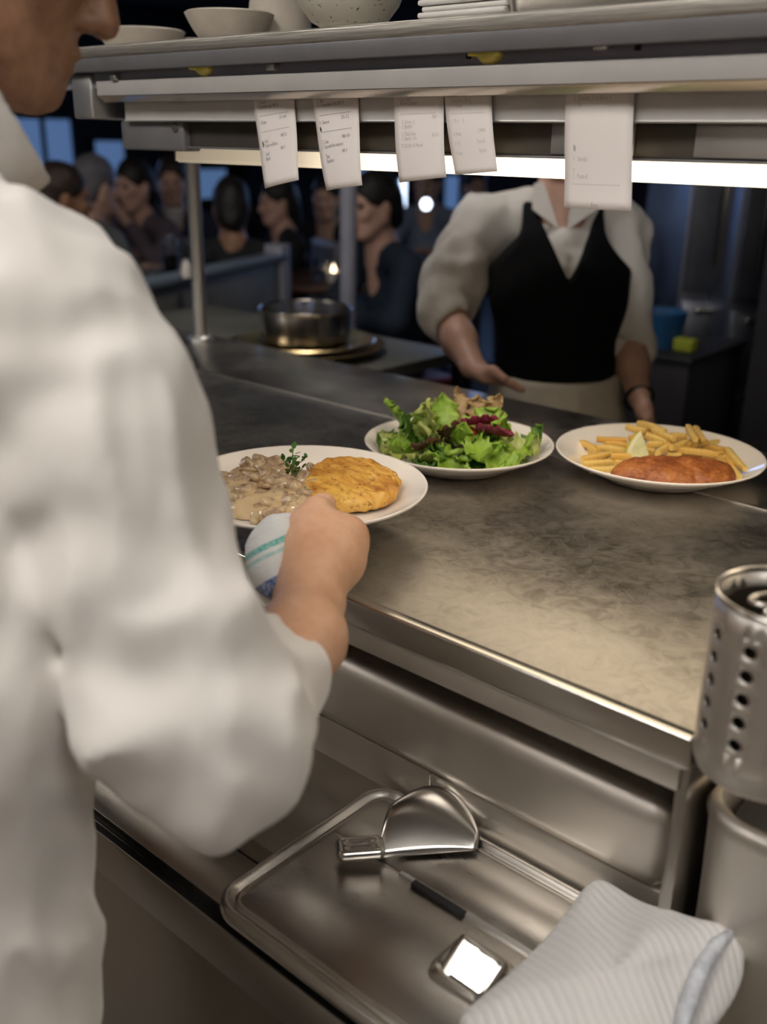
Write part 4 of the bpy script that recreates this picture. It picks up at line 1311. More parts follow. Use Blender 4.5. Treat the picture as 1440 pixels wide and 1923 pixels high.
# jacket
CO = CT - cax * .078
jk = Blob(.0055)
pel = V(-.715, .185, .80)
jk.cone(pel + V(-.05, 0, 0), pel + V(.04, 0.005, 0), .150, .150, .05)
jk.cone(V(-.73, .24, 1.02), pel, .165, .160, .06); jk.cone(V(-.80, .25, 1.02), pel, .16, .150, .06)
jk.cone(V(-.765, .30, 1.20), V(-.73, .24, 1.02), .150, .165, .06); jk.cone(V(-.82, .30, 1.20), V(-.80, .25, 1.02), .145, .16, .06)
jk.cone(NB + V(0, -.02, -.085), ad(40, 630, .715), .088, .088, .05)
jk.cone(ad(40, 630, .715), ad(112, 668, .70), .084, .070, .05)
jk.cone(NB + V(0, -.02, -.085), LSH + V(.02, 0, -.02), .085, .075, .05)
def pxr(t, hw): return t * hw / FPX
jk.chain([(ad(112, 668, .70), pxr(.70, 184)), (ad(200, 810, .695), pxr(.695, 184)), (ad(250, 1000, .695), pxr(.695, 176))], .03)
jk.chain([(ad(250, 1000, .695), pxr(.695, 176)), (ad(322, 1180, .70), pxr(.70, 170)), (ad(385, 1320, .71), pxr(.71, 176)), (ad(414, 1384, .715), pxr(.715, 162))], .010)
jk.chain([(ad(414, 1384, .715), pxr(.715, 162)), (ad(462, 1338, .755), pxr(.755, 118)), (ad(494, 1296, .790), pxr(.790, 98)), (ad(510, 1254, .815), pxr(.815, 90))], .025)
jk.chain([(ad(385, 1410, .715), pxr(.715, 120)), (ad(395, 1500, .71), pxr(.71, 58))], .04)
jk.chain([(ad(395, 1500, .71), pxr(.71, 58)), (ad(398, 1560, .705), pxr(.705, 22))], .02)
jk.cone(ad(300, 1420, .70), ad(262, 1330, .69), .035, .055, .012)
jk.chain([(LSH, .085), (V(-1.03, .33, .99), .075), (V(-1.0, .46, 1.0), .062)], .04)
# jacket skirt and apron below the waist
jk.cone(pel, V(-.70, .165, .50), .165, .185, .06); jk.cone(pel + V(-.08, 0, 0), V(-.80, .165, .50), .16, .175, .06)
# hollow cuffs
jk.chain([(ad(543, 1216, .845), .0385), (ad(600, 1120, .94), .056)], .006, sub=True)
jk.cone(V(-1.0, .43, 1.0), V(-.985, .52, 1.01), .045, .05, .01, sub=True)
# neck opening
jk.cone(CO - cax * .015, NB + V(0, -.02, -.085), .084, .09, .03)
jk.cone(CO + cax * .035, CT + cax * .05, .060, .075, .010, sub=True)
A0, A1 = ad(200, 760, .69), ad(400, 1420, .72)
axd = (A1 - A0) / np.linalg.norm(A1 - A0)


def folds(P):
    t = (P - A0) @ axd
    arm = smoothstep(-.02, .08, P[:, 0] * .6 + P[:, 1] * .2 + .44) * smoothstep(.86, .98, P[:, 2])
    n = noise3(P, 9, 4)
    f1 = np.sin(t * 62 + 6.0 * n + 9 * (P @ V(.5, -.4, .3)))
    f2 = noise3(P @ np.array(Rm((0, 1, 0), .6)) * V(1, 1, .45), 24, 7)
    f3 = noise3(P * V(1.0, 1.0, .35), 13, 12)
    f4 = 1 - 2 * np.abs(noise3(P @ np.array(Rm((1, .3, 0), .7)) * V(1.5, 1.5, .40), 12, 31))
    f5 = 1 - 2 * np.abs(noise3(P @ np.array(Rm((.2, 1, .3), -.8)) * V(.42, 1.6, 1.4), 13, 17))
    return .0032 * f1 * (.15 + .85 * arm) * (.5 + .5 * n) + .0018 * f2 + .0042 * f3 - .0058 * f4 - .0052 * f5 + .0055 - .0020 * (1 - 2 * np.abs(noise3(P @ np.array(Rm((.6, .3, 1), 1.1)) * V(2.2, .8, .8), 19, 44)))


jv, jf = jk.mesh(folds, .028, cut=lambda P: .50 - P[:, 2])
jo = mk('jacket', (jv, jf), M['jacket'], ck, smooth=True)
sm = jo.modifiers.new('soften', 'SMOOTH'); sm.factor = .5; sm.iterations = 3
# standing collar
NA = frame(NB - (HC + HR @ V(0, -.03, -.10)), (0, 1, .2))
cb = Blob(.004)
CO = CT - cax * .078
cb.cone(CO - cax * .03, CO + cax * .105, .094, .083, .01)
cb.cone(CO - cax * .10, CO + cax * .20, .086, .072, .004, sub=True)
cv_, cf_ = cb.mesh(lambda P: .0015 * noise3(P, 40, 2), .004, cut=lambda P: (P - CO - cax * .078) @ cax)
cob = mk('collar', (cv_, cf_), M['jacket'], ck, smooth=True)
cob.modifiers.new('soften', 'SMOOTH').iterations = 3
# side vent edge of the jacket skirt
# trousers
tr_ = Blob(.010)
for sx, x in ((1, -.66), (-1, -.83)):
    tr_.chain([(V(x, .17, .60), .095), (V(x + .02 * sx, .17, .45), .085), (V(x + .02 * sx, .15, .08), .065)], .02)
mk('trousers', tr_.mesh(lambda P: .004 * noise3(P * V(1, 1, .4), 18, 2), .006), M['apron'], ck, smooth=True)
for x in (-.64, -.85):
    sh_ = Blob(.008); sh_.cone((x, .13, .045), (x, .30, .035), .045, .038, .02, ((0, 0, 1), .9)); sh_.cone((x, .14, .06), (x, .14, .09), .045, .042, .02)
    mk('shoe', sh_.mesh(cut=lambda P: -P[:, 2]), M['black'], ck, smooth=True)

# ---- towel in the cook's hand
m = Mat('striped_terry_towel').set(rough=.95, sheen=.4)
tc = m.node('ShaderNodeTexCoord'); sp_ = m.node('ShaderNodeVectorMath', operation='DOT_PRODUCT')
m.l.new(tc.outputs['Object'], sp_.inputs[0])
sdir = up * .86 - rt * .45 + fw * .1
sp_.inputs[1].default_value = tuple(sdir)
s = m.math('MULTIPLY_ADD', sp_.outputs['Value'], 8.0); [n for n in m.n if n.type == 'MATH'][-1].inputs[2].default_value = .5
teal, white, blue, pale = (.10, .42, .37), (.70, .71, .69), (.045, .10, .28), (.35, .58, .54)
col = m.ramp(s, [(.0, blue), (.33, blue), (.345, white), (.485, white), (.492, pale), (.515, pale), (.525, white), (.55, white), (.557, teal), (.60, teal), (.61, white)])
[n for n in m.n if n.type == 'VALTORGB'][-1].color_ramp.interpolation = 'LINEAR'
m.color(m.mix(m.ramp(m.noise(300, 2), [(.35, .35), (.6, 0)]), col, (.8, .8, .8)))
m.bump(m.noise(520, 3, .6), .8, .002)
M['terry'] = m.m
TO = ad(520, 1045, .985)
tb = Blob(.003)
tb.chain([(ad(560, 992, 1.02), .010), (ad(522, 1000, 1.005), .016), (ad(503, 1035, .985), .017), (ad(508, 1075, .965), .016), (ad(525, 1100, .955), .012)], .02, (fw, 1.25))
tb.chain([(ad(570, 1010, 1.02), .014), (ad(535, 1035, .995), .021), (ad(530, 1075, .975), .019)], .02)
tb.cone(ad(560, 1030, 1.0), ad(620, 1000, 1.05), .016, .012, .015, ((0, 0, 1), .6))
tb.cone(ad(620, 1000, 1.05), ad(640, 1000, 1.075), .012, .010, .015, ((0, 0, 1), .6))
tvf = tb.mesh(lambda P: .0018 * noise3(P, 60, 5) + .0007 * noise3(P, 260, 2), .004)
tag(mk('dish_towel', tvf, M['terry'], org=TO, smooth=True), 'white terry towel with teal stripes gripped under the held plate', 'towel')

# ---- the waitress beyond the counter
wf = V(.60, -.80, 0)                                       # she faces the pass
WP = ad(1045, 720, 2.30); WP[2] = 0
wm = thing('person', (WP[0], WP[1], 0), 'waitress in white shirt and black waistcoat leaning toward the pass', 'person')
WR = frame(wf, (0, 0, 1)); wr, wfw = WR[:, 0], WR[:, 1]    # her right hand side is image left
pelw = ad(1040, 760, 2.32); chest = ad(1050, 540, 2.30); neck = ad(1052, 385, 2.30)
rsh, lsh = ad(905, 425, 2.33), ad(1165, 425, 2.36)
rel, lel = ad(845, 590, 2.26), ad(1178, 620, 2.34)
rwr, lwr = ad(888, 690, 2.12), ad(1200, 745, 2.20)
hcW = neck + V(.02, -.03, .20)
hRW = frame(wf + V(0, 0, -.25), (0, 0, 1))
wb = Blob(.0065)
add_head(wb, hcW, hRW, .95, neck, .050)
wb.cone(neck, chest, .055, .09, .04); wb.cone(chest, pelw, .10, .11, .04)
wb.chain([(neck, .05), (rsh, .045), (rel, .040), (ad(862, 640, 2.19), .038), (rwr, .026)], .02)
wb.chain([(neck, .05), (lsh, .045), (lel, .042), (ad(1188, 690, 2.27), .036), (lwr, .026)], .02)
rh = ad(915, 706, 2.085)
wb.cone(rwr, rh, .026, .027, .015, ((0, 0, 1), .7))
for k in range(4):
    a = rh + rt * (.008 + .003 * k) - V(0, 0, .004 * k) - fw * .016 * (k - 1.5) * .9
    wb.chain([(a, .010), (a + rt * .034 + V(0, 0, -.008), .0092), (a + rt * .055 + V(0, 0, -.022), .008)], .005)
wb.chain([(ad(900, 700, 2.09), .013), (ad(925, 696, 2.055), .011), (ad(948, 712, 2.04), .0092)], .008)
lh_ = ad(1210, 772, 2.16)
wb.cone(lwr, lh_, .026, .028, .015, ((wr), .7))
for k in range(4):
    a = lh_ + V(0, 0, -.01) + fw * (.016 * (k - 1.5)) + rt * .004
    wb.chain([(a, .010), (a + rt * .012 + V(0, 0, -.034), .0092), (a + rt * .016 + V(0, 0, -.058), .008)], .005)
wb.chain([(lh_ + rt * .005, .013), (lh_ - fw * .03 + V(0, 0, -.022), .011), (lh_ - fw * .035 + V(0, 0, -.048), .009)], .008)
mk('body', wb.mesh(), M['skin_pale'], wm, smooth=True)
face_bits(wm, hcW, hRW, .95)
mk('hair', hair_blob(hcW, hRW, .97, .008, .10).mesh(lambda P: .003 * noise3(P, 60, 3), .005), M['hair_brown'], wm, smooth=True)
ws = Blob(.0075)
ws.cone(neck + V(0, 0, -.055), chest, .075, .125, .05); ws.cone(chest, ad(1045, 700, 2.31), .125, .125, .05)
ws.chain([(ad(1010, 400, 2.31), .06), (rsh, .068), (ad(855, 520, 2.28), .070), (ad(842, 575, 2.265), .064)], .03)
ws.chain([(ad(1100, 400, 2.32), .06), (lsh, .062), (ad(1172, 540, 2.345), .060), (ad(1176, 640, 2.325), .062)], .03)
ws.cone(ad(830, 585, 2.26), ad(848, 605, 2.24), .056, .052, .012); ws.cone(ad(1176, 640, 2.325), ad(1180, 656, 2.315), .062, .058, .01)
ws.cone(ad(852, 612, 2.225), ad(866, 650, 2.18), .044, .05, .006, sub=True)
ws.cone(ad(1182, 664, 2.305), ad(1190, 700, 2.26), .044, .05, .006, sub=True)
ws.cone(neck + V(0, 0, -.02) + wfw * .05, neck + V(0, 0, .08), .048, .07, .01, sub=True)
ws.cone(neck + wfw * .085 + V(0, 0, -.09), neck + wfw * .075 + V(0, 0, .02), .010, .045, .01, sub=True)
sv_ = ws.mesh(lambda P: .010 * noise3(P * V(1, 1, .35), 24, 4) + .005 * noise3(P, 34, 8), .016)
so_ = mk('shirt', sv_, M['shirt'], wm, smooth=True)
so_.modifiers.new('soften', 'SMOOTH').iterations = 2
# collar wings
for sx, q in ((1, ((1003, 345), (1000, 392), (1050, 432), (1040, 400), (1020, 340))), (-1, ((1100, 345), (1122, 392), (1066, 432), (1068, 400), (1085, 340)))):
    pts = [ad(x, y, 2.205 + .012 * (i in (0, 4))) for i, (x, y) in enumerate(q)]
    n_ = len(pts); v = pts + [p + fw * .008 for p in pts]
    mk('collar', (np.array(v), [tuple(range(n_)), tuple(range(n_, 2 * n_))[::-1]] + [(i, i + n_, (i + 1) % n_ + n_, (i + 1) % n_) for i in range(n_)]), M['shirt'], wm)
# waistcoat: the shirt's trunk, a little larger, cut by the V neck and the arm holes
wv_ = Blob(.0075)
wv_.cone(neck + V(0, 0, -.05), chest, .080, .140, .05); wv_.cone(chest, ad(1040, 700, 2.31), .140, .138, .05)
wv_.ell(ad(985, 555, 2.24), (.075, .075, .085), k=.05); wv_.ell(ad(1105, 555, 2.26), (.075, .075, .085), k=.05)
wv_.cone(ad(1000, 395, 2.30), ad(985, 480, 2.27), .062, .085, .04); wv_.cone(ad(1120, 395, 2.32), ad(1115, 480, 2.28), .060, .085, .04)
VT = (1063, 515)
# V opening and arm holes as planes through the viewer's side, cut in her own frame
def vcut(P):
    q = P - neck
    x = q @ wr; z = q[:, 2]; y = q @ wfw
    depth = .150
    vo = np.where((y > -.01), (.076 * np.clip((z + depth) / depth, 0, 1.2)) - np.abs(x + .012), -1)
    vo = np.where(z > -depth, vo, -1)
    arm = np.abs(x + .002) - (.092 + .16 * smoothstep(.04, .24, -z))
    low = -(z + .445)
    top = z - .01
    return np.maximum.reduce([vo, arm, low, top])
vv_, vf_ = wv_.mesh(lambda P: .003 * noise3(P * V(1, 1, .5), 18, 3), .006, cut=vcut)
vo_ = mk('waistcoat', (vv_, vf_), M['vest'], wm, smooth=True)
vo_.modifiers.new('soften', 'SMOOTH').iterations = 2
ap = Blob(.009)
ap.cone(ad(1045, 705, 2.31), pelw + V(0, 0, -.05), .143, .16, .03); ap.cone(pelw + V(0, 0, -.05), V(WP[0], WP[1], .42), .16, .185, .04)
mk('apron', ap.mesh(lambda P: .004 * noise3(P * V(1, 1, .2), 30, 2), .006, cut=lambda P: P[:, 2] - ad(1045, 716, 2.2)[2]), M['apron'], wm, smooth=True)
lg = Blob(.011)
for sx in (-1, 1): lg.chain([(V(WP[0], WP[1], .72) + wr * .07 * sx, .09), (V(WP[0], WP[1], .45) + wr * .08 * sx, .07), (V(WP[0], WP[1], .07) + wr * .09 * sx, .05)], .02)
mk('trousers', lg.mesh(), M['trouser'], wm, smooth=True)
for sx in (-1, 1):
    q = V(WP[0], WP[1], .04) + wr * .09 * sx; s_ = Blob(.009); s_.cone(q - wfw * .05, q + wfw * .13, .042, .035, .02); mk('shoe', s_.mesh(cut=lambda P: -P[:, 2]), M['black'], wm, smooth=True)
bc = lwr + V(0, 0, -.004); bax = lh_ - lwr; bax /= np.linalg.norm(bax)
b1_ = np.cross(bax, V(0, 0, 1)); b1_ /= np.linalg.norm(b1_); b2_ = np.cross(bax, b1_)
mk('bracelet', tube([bc + .031 * (math.cos(t) * b1_ + math.sin(t) * b2_) for t in np.linspace(0, 2 * math.pi, 25)[:-1]], .0045, 8, True), M['black'], wm, smooth=True)
for k in range(3):
    c = ad(1062, 455 + 22 * k, 2.168)
    mk('button', lathe([(0, .002), (.005, .001), (.005, -.001), (0, -.001)], c, 10), M['paint_white'], wm)

# ------------------------------------------------------------------ dining room beyond the pass
def ax(px, py, x):
    d = ray(px, py); return EYEP + d * x / d[0]


M['win'] = emitter('evening_window_pane', (.30, .50, 1.0), WINDOW_LIGHT)  # glow of the added high windows
M['win_dim'] = emitter('dim_blue_window_pane', (.22, .40, .80), .30)
M['win_bright'] = emitter('bright_window_pane', (.62, .76, 1.0), WINDOW_LIGHT * 1.0)
M['frame_dark'] = simple('dark_window_frame', (.02, .02, .024), .5)
WN = 0
def window(c, w, h, axis, mat, mull=1):
    """pane with a frame set on a wall; axis 0: wall at constant x, 1: constant y"""
    global WN
    WN += 1
    t = thing('window_%d' % WN, c, kind='structure')
    d = .03
    def bx(a0, a1, z0, z1, d0, d1, mt, nm):
        lo = V(c[0] + d0, c[1] + a0, c[2] + z0) if axis == 0 else V(c[0] + a0, c[1] + d0, c[2] + z0)
        hi = V(c[0] + d1, c[1] + a1, c[2] + z1) if axis == 0 else V(c[0] + a1, c[1] + d1, c[2] + z1)
        lo, hi = np.minimum(lo, hi), np.maximum(lo, hi)
        mk(nm, box(lo, hi, .003), mt, t)
    s = 1 if axis == 0 else -1
    n = mull + 1
    for k in range(n):
        bx(-w / 2 + w * k / n + .02, -w / 2 + w * (k + 1) / n - .02, -h / 2, h / 2, s * .01, s * .02, mat, 'pane')
    for k in range(n + 1):
        x = -w / 2 + w * k / n; bx(x - .025, x + .025, -h / 2 - .04, h / 2 + .04, s * .005, s * .05, M['frame_dark'], 'window_frame')
    for z in (-h / 2 - .02, h / 2 + .02): bx(-w / 2, w / 2, z - .02, z + .02, s * .005, s * .05, M['frame_dark'], 'window_frame')


window(ax(82, 292, XL), .75, .75, 0, M['win_dim'])
window(ax(205, 308, XL), .45, .5, 0, M['win_dim'], 0)
window(ax(395, 345, XL), .55, .35, 0, M['win_dim'], 0)
window(ay(760, 372, YB), .16, .42, 1, M['win_bright'], 0)
window(ay(868, 372, YB), .50, .45, 1, M['win_dim'], 1)
window(ay(700, 345, YB), .5, .5, 1, M['win_dim'], 1)
window(V(-4.6, YB, 2.05), 3.4, .9, 1, M['win'], 3)  # added high window out of view, lights the guests
window(V(XL, 3.6, 2.1), 3.6, .9, 0, M['win'], 3)  # second unseen high window, also added to light the guests


def pendant(p, r, lab, mat):
    t = thing('pendant_lamp', (p[0], p[1], p[2]), lab, 'pendant lamp')
    mk('bulb', lathe([(0, -r), (r * .6, -r * .8), (r, 0), (r * .75, r * .7), (r * .3, r * 1.1), (0, r * 1.1)], p, 20), mat, t, smooth=True)
    mk('socket', lathe([(0, r * 1.0), (r * .42, r * 1.05), (r * .4, r * 1.9), (0, r * 2)], p, 16), M['frame_dark'], t)
    mk('cord', tube([p + V(0, 0, r * 1.9), V(p[0], p[1], ZC)], .004, 6), M['frame_dark'], t)


M['bulb_cool'] = emitter('cool_bulb', (.75, .95, .9), PENDANT)
M['bulb_blue'] = emitter('pale_blue_bulb', (.75, .85, 1.0), PENDANT)
pendant(ad(714, 336, 5.4), .03, 'small greenish pendant bulb above the far tables', M['bulb_cool'])
pendant(ad(800, 384, 5.0), .028, 'round pale pendant bulb left of the waitress', M['bulb_blue'])
pendant(ad(570, 32, 5.0), .035, 'pale pendant bulb seen between jug and speckled bowl', M['bulb_cool'])

M['wood_dark'] = simple('dark_table_wood', (.085, .04, .022), .4, 0, 12, .3)
M['cloth_teal'] = simple('blue_green_tabletop', (.05, .11, .15), .4, 0, 6, .2)
M['chair_red'] = simple('dark_red_chair_leather', (.085, .014, .016), .45, 0, 16, .3)
M['chair_grey'] = simple('pale_grey_chair_paint', (.30, .30, .36), .45, 0, 16, .1)
M['bench'] = simple('olive_panel_paint', (.13, .128, .11), .5, 0, 5, .25)
M['rail_blue'] = simple('blue_grey_rail_paint', (.16, .20, .25), .4, 0, 6, .2)
m = Mat('clear_glass').set(color=(.9, .95, 1), rough=.03, trans=1.0, ior=1.45); M['glass'] = m.m


def table(p, top, rz, w, d, lab, mat, z=.75):
    t = thing('dining_table', (p[0], p[1], 0), lab, 'table', rz=rz)
    mk('table_top', box((-w / 2, -d / 2, z - .03), (w / 2, d / 2, z), .006), mat, t, local=True)
    mk('pedestal', lathe([(.035, z - .03), (.03, .1), (.04, .05), (.035, .05)], (0, 0, 0), 16), M['frame_dark'], t, local=True)
    mk('foot_plate', lathe([(0, .03), (.12, .028), (.22, .012), (.23, 0), (0, 0)], (0, 0, 0), 24), M['frame_dark'], t, local=True)


def chair(p, rz, lab, mat, frame_mat, back_h=.95):
    t = thing('dining_chair', (p[0], p[1], 0), lab, 'chair', 'dining chairs', rz=rz)
    mk('seat', box((-.21, -.2, .43), (.21, .22, .475), .015, 3), mat, t, local=True)
    b = Blob(.014); b.slab((0, -.225, (back_h + .56) / 2), (.205, .022, (back_h - .56) / 2), None, .02); b.cone((-.15, -.225, back_h - .02), (.15, -.225, back_h - .02), .024, .024, .03)
    mk('backrest', b.mesh(), mat, t, local=True, smooth=True)
    for sx in (-1, 1):
        mk('leg', tube([(.19 * sx, .19, 0), (.18 * sx, .18, .44)], [.014, .018], 10), frame_mat, t, local=True)
        mk('leg', tube([(.19 * sx, -.25, 0), (.185 * sx, -.21, .44), (.19 * sx, -.235, back_h - .06)], [.014, .019, .014], 10), frame_mat, t, local=True)


def sitter(p, heading, lab, top, hairm, skinm, pose='table', hair_len=0.0, lean=0.0, s=1.0, collar=None):
    """seated guest facing +y in its own frame"""
    t = thing('person', (p[0], p[1], 0), lab, 'person', rz=heading - math.pi / 2)
    h = .0135
    hc = V(0, .03 + lean, 1.20) * 1; R = frame((0, 1, -.15), (0, 0, 1))
    nk = V(0, -.01 + lean * .8, 1.03)
    B = Blob(h * .8); add_head(B, hc, R, 1.0, nk, .054)
    B.cone(nk, V(0, -.04, .6), .07, .10, .04)
    arms = []
    for sx in (-1, 1):
        sh_, el = V(.17 * sx, -.02 + lean * .7, .97), V(.235 * sx, .10 + lean * .5, .76)
        wr_ = V(.10 * sx, .34 + lean * .3, .80) if pose == 'table' else V(.05 * sx, .17 + lean, 1.07)
        arms.append((sh_, el, wr_))
        B.chain([(nk + V(.03 * sx, 0, -.05), .05), (sh_, .044), (el, .038), (wr_, .026)], .02)
        d = (wr_ - el) / np.linalg.norm(wr_ - el)
        B.cone(wr_, wr_ + d * .07, .026, .027, .015, ((0, 0, 1), .75))
        for k in range(4): a = wr_ + d * .075 + V(.016 * (k - 1.5), 0, 0); B.chain([(a, .010), (a + d * .04 + V(0, 0, -.006), .009)], .004)
        a = wr_ + d * .03 + V(-.03 * sx, 0, .0); B.cone(a, a + d * .04, .012, .010, .008)
    mk('body', B.mesh(), M[skinm], t, local=True, smooth=True)
    face_bits(t, hc, R, 1.0, local=True)
    mk('hair', hair_blob(hc, R, 1.02, .011, hair_len).mesh(lambda P: .004 * noise3(P, 40, 2), .006), M[hairm], t, local=True, smooth=True)
    S = Blob(h)
    S.cone(nk + V(0, -.01, -.06), V(0, -.04, .78), .085, .135, .05, ((0, 1, 0), .85)); S.cone(V(0, -.04, .78), V(0, -.04, .54), .135, .14, .05, ((0, 1, 0), .85))
    for sh_, el, wr_ in arms: S.chain([(nk * V(1, 1, 1) + (sh_ - nk) * .4, .06), (sh_, .066), (el, .055), (el + (wr_ - el) * .75, .042)], .03)
    S.cone(nk + V(0, .02, -.02), nk + V(0, .03, .1), .055, .075, .01, sub=True)
    mk('top', S.mesh(lambda P: .006 * noise3(P * V(1, 1, .5), 16, 4), .01), top, t, local=True, smooth=True)
    if collar is not None:
        c_ = Blob(.009); c_.cone(nk + V(0, .045, -.075), nk + V(0, .05, -.0), .035, .055, .02); mk('collar', c_.mesh(), collar, t, local=True, smooth=True)
    Lg = Blob(.016)
    for sx in (-1, 1): Lg.chain([(V(.09 * sx, -.03, .53), .095), (V(.11 * sx, .36, .52), .075), (V(.11 * sx, .38, .10), .05)], .03); Lg.cone((.11 * sx, .36, .04), (.11 * sx, .50, .035), .042, .034, .02)
    mk('trousers', Lg.mesh(cut=lambda P: -P[:, 2]), M['trouser'], t, local=True, smooth=True)
    t.scale = (s, s, s)
    return t


def cloth(name, c): return simple(name, c, .85, 0, 14, .2)
TOW = math.atan2(-VM[2][1], -VM[2][0]); AWAY = TOW + math.pi; RIGHT = math.atan2(VM[0][1], VM[0][0]); LEFT = RIGHT + math.pi
SEAT = [  # head pixel, depth, heading ...
    (122, 372, 4.0, RIGHT + .5, 'guest with short brown hair nearest the cook\'s collar', cloth('maroon_knit', (.035, .014, .014)), 'hair_brown', 'skin_face', 'table', 0, .03, None),
    (182, 352, 4.5, RIGHT + .9, 'guest in a pale grey shirt seen from behind, bent over the table', cloth('pale_grey_shirt', (.20, .215, .225)), 'hair_grey', 'skin_pale', 'table', 0, .10, None),
    (250, 350, 5.0, TOW - .6, 'dark haired guest resting the chin on both hands', cloth('mauve_blouse', (.13, .10, .12)), 'hair_dark', 'skin_pale', 'chin', .16, .05, None),
    (324, 342, 5.5, TOW + .1, 'guest in a navy jacket with a white collar facing the pass', cloth('navy_jacket', (.018, .02, .048)), 'hair_brown', 'skin_pale', 'table', 0, .0, 'shirt'),
    (434, 390, 4.4, AWAY + .2, 'dark haired guest with back turned, behind the half wall', cloth('black_pullover', (.012, .014, .018)), 'hair_dark', 'skin_face', 'table', .06, .03, None),
    (520, 380, 5.2, LEFT + .4, 'guest in black left of the candle table', cloth('black_coat', (.010, .010, .011)), 'hair_dark', 'skin_pale', 'table', .1, .0, None),
    (612, 372, 5.6, TOW - .2, 'guest in a black top behind the candle table', cloth('black_top', (.012, .011, .012)), 'hair_dark', 'skin_pale', 'table', .08, .0, None),
    (700, 388, 3.9, LEFT + .6, 'guest in a dark blue jacket on the red chair', cloth('dark_blue_jacket', (.012, .022, .040)), 'hair_dark', 'skin_pale', 'table', .05, .05, None),
    (802, 345, 6.2, TOW - .3, 'guest in a pale blue shirt far behind the waitress\'s arm', cloth('pale_blue_shirt', (.22, .26, .36)), 'hair_brown', 'skin_pale', 'table', 0, .0, None),
    (892, 352, 6.6, TOW + .3, 'guest in a light shirt farthest back beside the waitress', cloth('light_shirt', (.30, .33, .42)), 'hair_dark', 'skin_pale', 'table', 0, .0, None),
]
M['hair_grey'] = simple('grey_hair', (.16, .15, .17), .6, 0, 60, .3)
for px, py, t_, hd, lab, top, hm, skm, pose, hl_, lean, col_ in SEAT:
    q = ad(px, py, t_); s = q[2] / 1.20
    off = np.array([math.cos(hd), math.sin(hd)]) * (.03 + lean) * s
    sitter((q[0] - off[0], q[1] - off[1]), hd, lab, top, hm, skm, pose, hl_, lean, s, M[col_] if col_ else None)
    chair((q[0] - off[0] * 1.0 - .02 * math.cos(hd), q[1] - off[1] - .02 * math.sin(hd)), hd - math.pi / 2,
          'dining chair under the ' + lab.split(',')[0], M['chair_red'] if px == 700 else M['chair_grey'], M['frame_dark'], .88)
table(ad(330, 500, 4.7), None, RIGHT, .8, .8, 'blue green topped dining table with glasses, left of the shelf post', M['cloth_teal'])
table(ad(610, 478, 4.9), None, RIGHT, .9, .7, 'dark wooden dining table with the candle, behind the pot', M['wood_dark'])


def glass_obj(p, r, h, lab, name='drinking_glass', cat='glass', mat='glass'):
    tag(mk(name, lathe([(0, 0), (r * .8, 0), (r, h), (r - .003, h), (r * .8 - .003, .006), (0, .006)], p, 20), M[mat], smooth=40), lab, cat, 'glasses on the dining tables')


TZ = .75
for px, t_, lab in ((312, 4.62, 'clear glass on the blue green table, left one'), (328, 4.75, 'clear glass on the blue green table, right one')):
    q = ad(px, 480, t_); glass_obj(V(q[0], q[1], TZ), .035, .13, lab)
q = ad(321, 480, 4.55)
tag(mk('water_bottle', lathe([(0, 0), (.036, 0), (.038, .01), (.038, .16), (.030, .20), (.014, .23), (.014, .27), (.011, .27), (.011, .23), (.034, .16), (.034, .012), (0, .01)], (q[0], q[1], TZ), 24), M['glass'], smooth=40),
    'clear water bottle between the glasses on the blue green table', 'bottle')
q = ad(606, 455, 4.8); glass_obj(V(q[0], q[1], TZ), .045, .10, 'wide clear glass beside the candle')
q = ad(626, 468, 4.75)
cd = thing('candle', (q[0], q[1], TZ), 'small lit candle in a white holder on the wooden table', 'candle')
mk('holder', lathe([(0, 0), (.03, 0), (.036, .05), (.033, .05), (.028, .01), (0, .008)], (q[0], q[1], TZ), 20), M['shirt'], cd, smooth=40)
M['flame'] = emitter('candle_flame', (1.0, .8, .5), 8)
mk('flame', lathe([(0, .03), (.010, .045), (.008, .06), (0, .085)], (q[0], q[1], TZ), 10), M['flame'], cd, smooth=True)
q = ad(300, 520, 3.3)

# half wall with rail and end post
A_, B_ = V(-2.62, 1.55, 0), V(-3.10, 2.85, 0)
d_ = (B_ - A_) / np.linalg.norm(B_ - A_); n_ = V(-d_[1], d_[0], 0)
hw_ = thing('half_wall', (A_ + B_) / 2, 'low olive half wall with a pale rail beside the dining tables', 'partition')
def obox(a, b, th, z0, z1):
    v = [a - n_ * th, b - n_ * th, b + n_ * th, a + n_ * th]
    return bevel_vf(prism([(p[0], p[1]) for p in v], z0, z1, 2), .004, 2)
mk('panel', obox(A_, B_, .03, 0, .93), M['bench'], hw_)
mk('top_rail', obox(A_ - d_ * .02, B_ + d_ * .02, .045, .93, .955), M['rail_blue'], hw_)
mk('end_post', obox(B_ - d_ * .03, B_ + d_ * .05, .04, 0, .99), M['chair_grey'], hw_)
q = az(352, 521, .955); sb_ = thing('salt_shaker', (q[0] , q[1], .955), 'small white shaker standing on the half wall rail', 'shaker')
mk('shaker_body', lathe([(0, 0), (.02, 0), (.022, .02), (.016, .05), (0, .052)], (q[0], q[1], .955), 16), M['porcelain'], sb_, smooth=40)
mk('shaker_cap', lathe([(.016, .05), (.014, .06), (0, .063)], (q[0], q[1], .955), 16), M['alu'], sb_, smooth=40)
q = ad(654, 450, 3.3)
po = thing('dining_post', (q[0], q[1], 0), 'slim pale blue post rising behind the second ticket', 'post')
mk('shaft', tube([(q[0], q[1], 0), (q[0], q[1], ZC)], .028, 16), M['chair_grey'], po); mk('foot', lathe([(0, .03), (.05, .028), (.06, 0), (0, 0)], (q[0], q[1], 0), 20), M['chair_grey'], po)

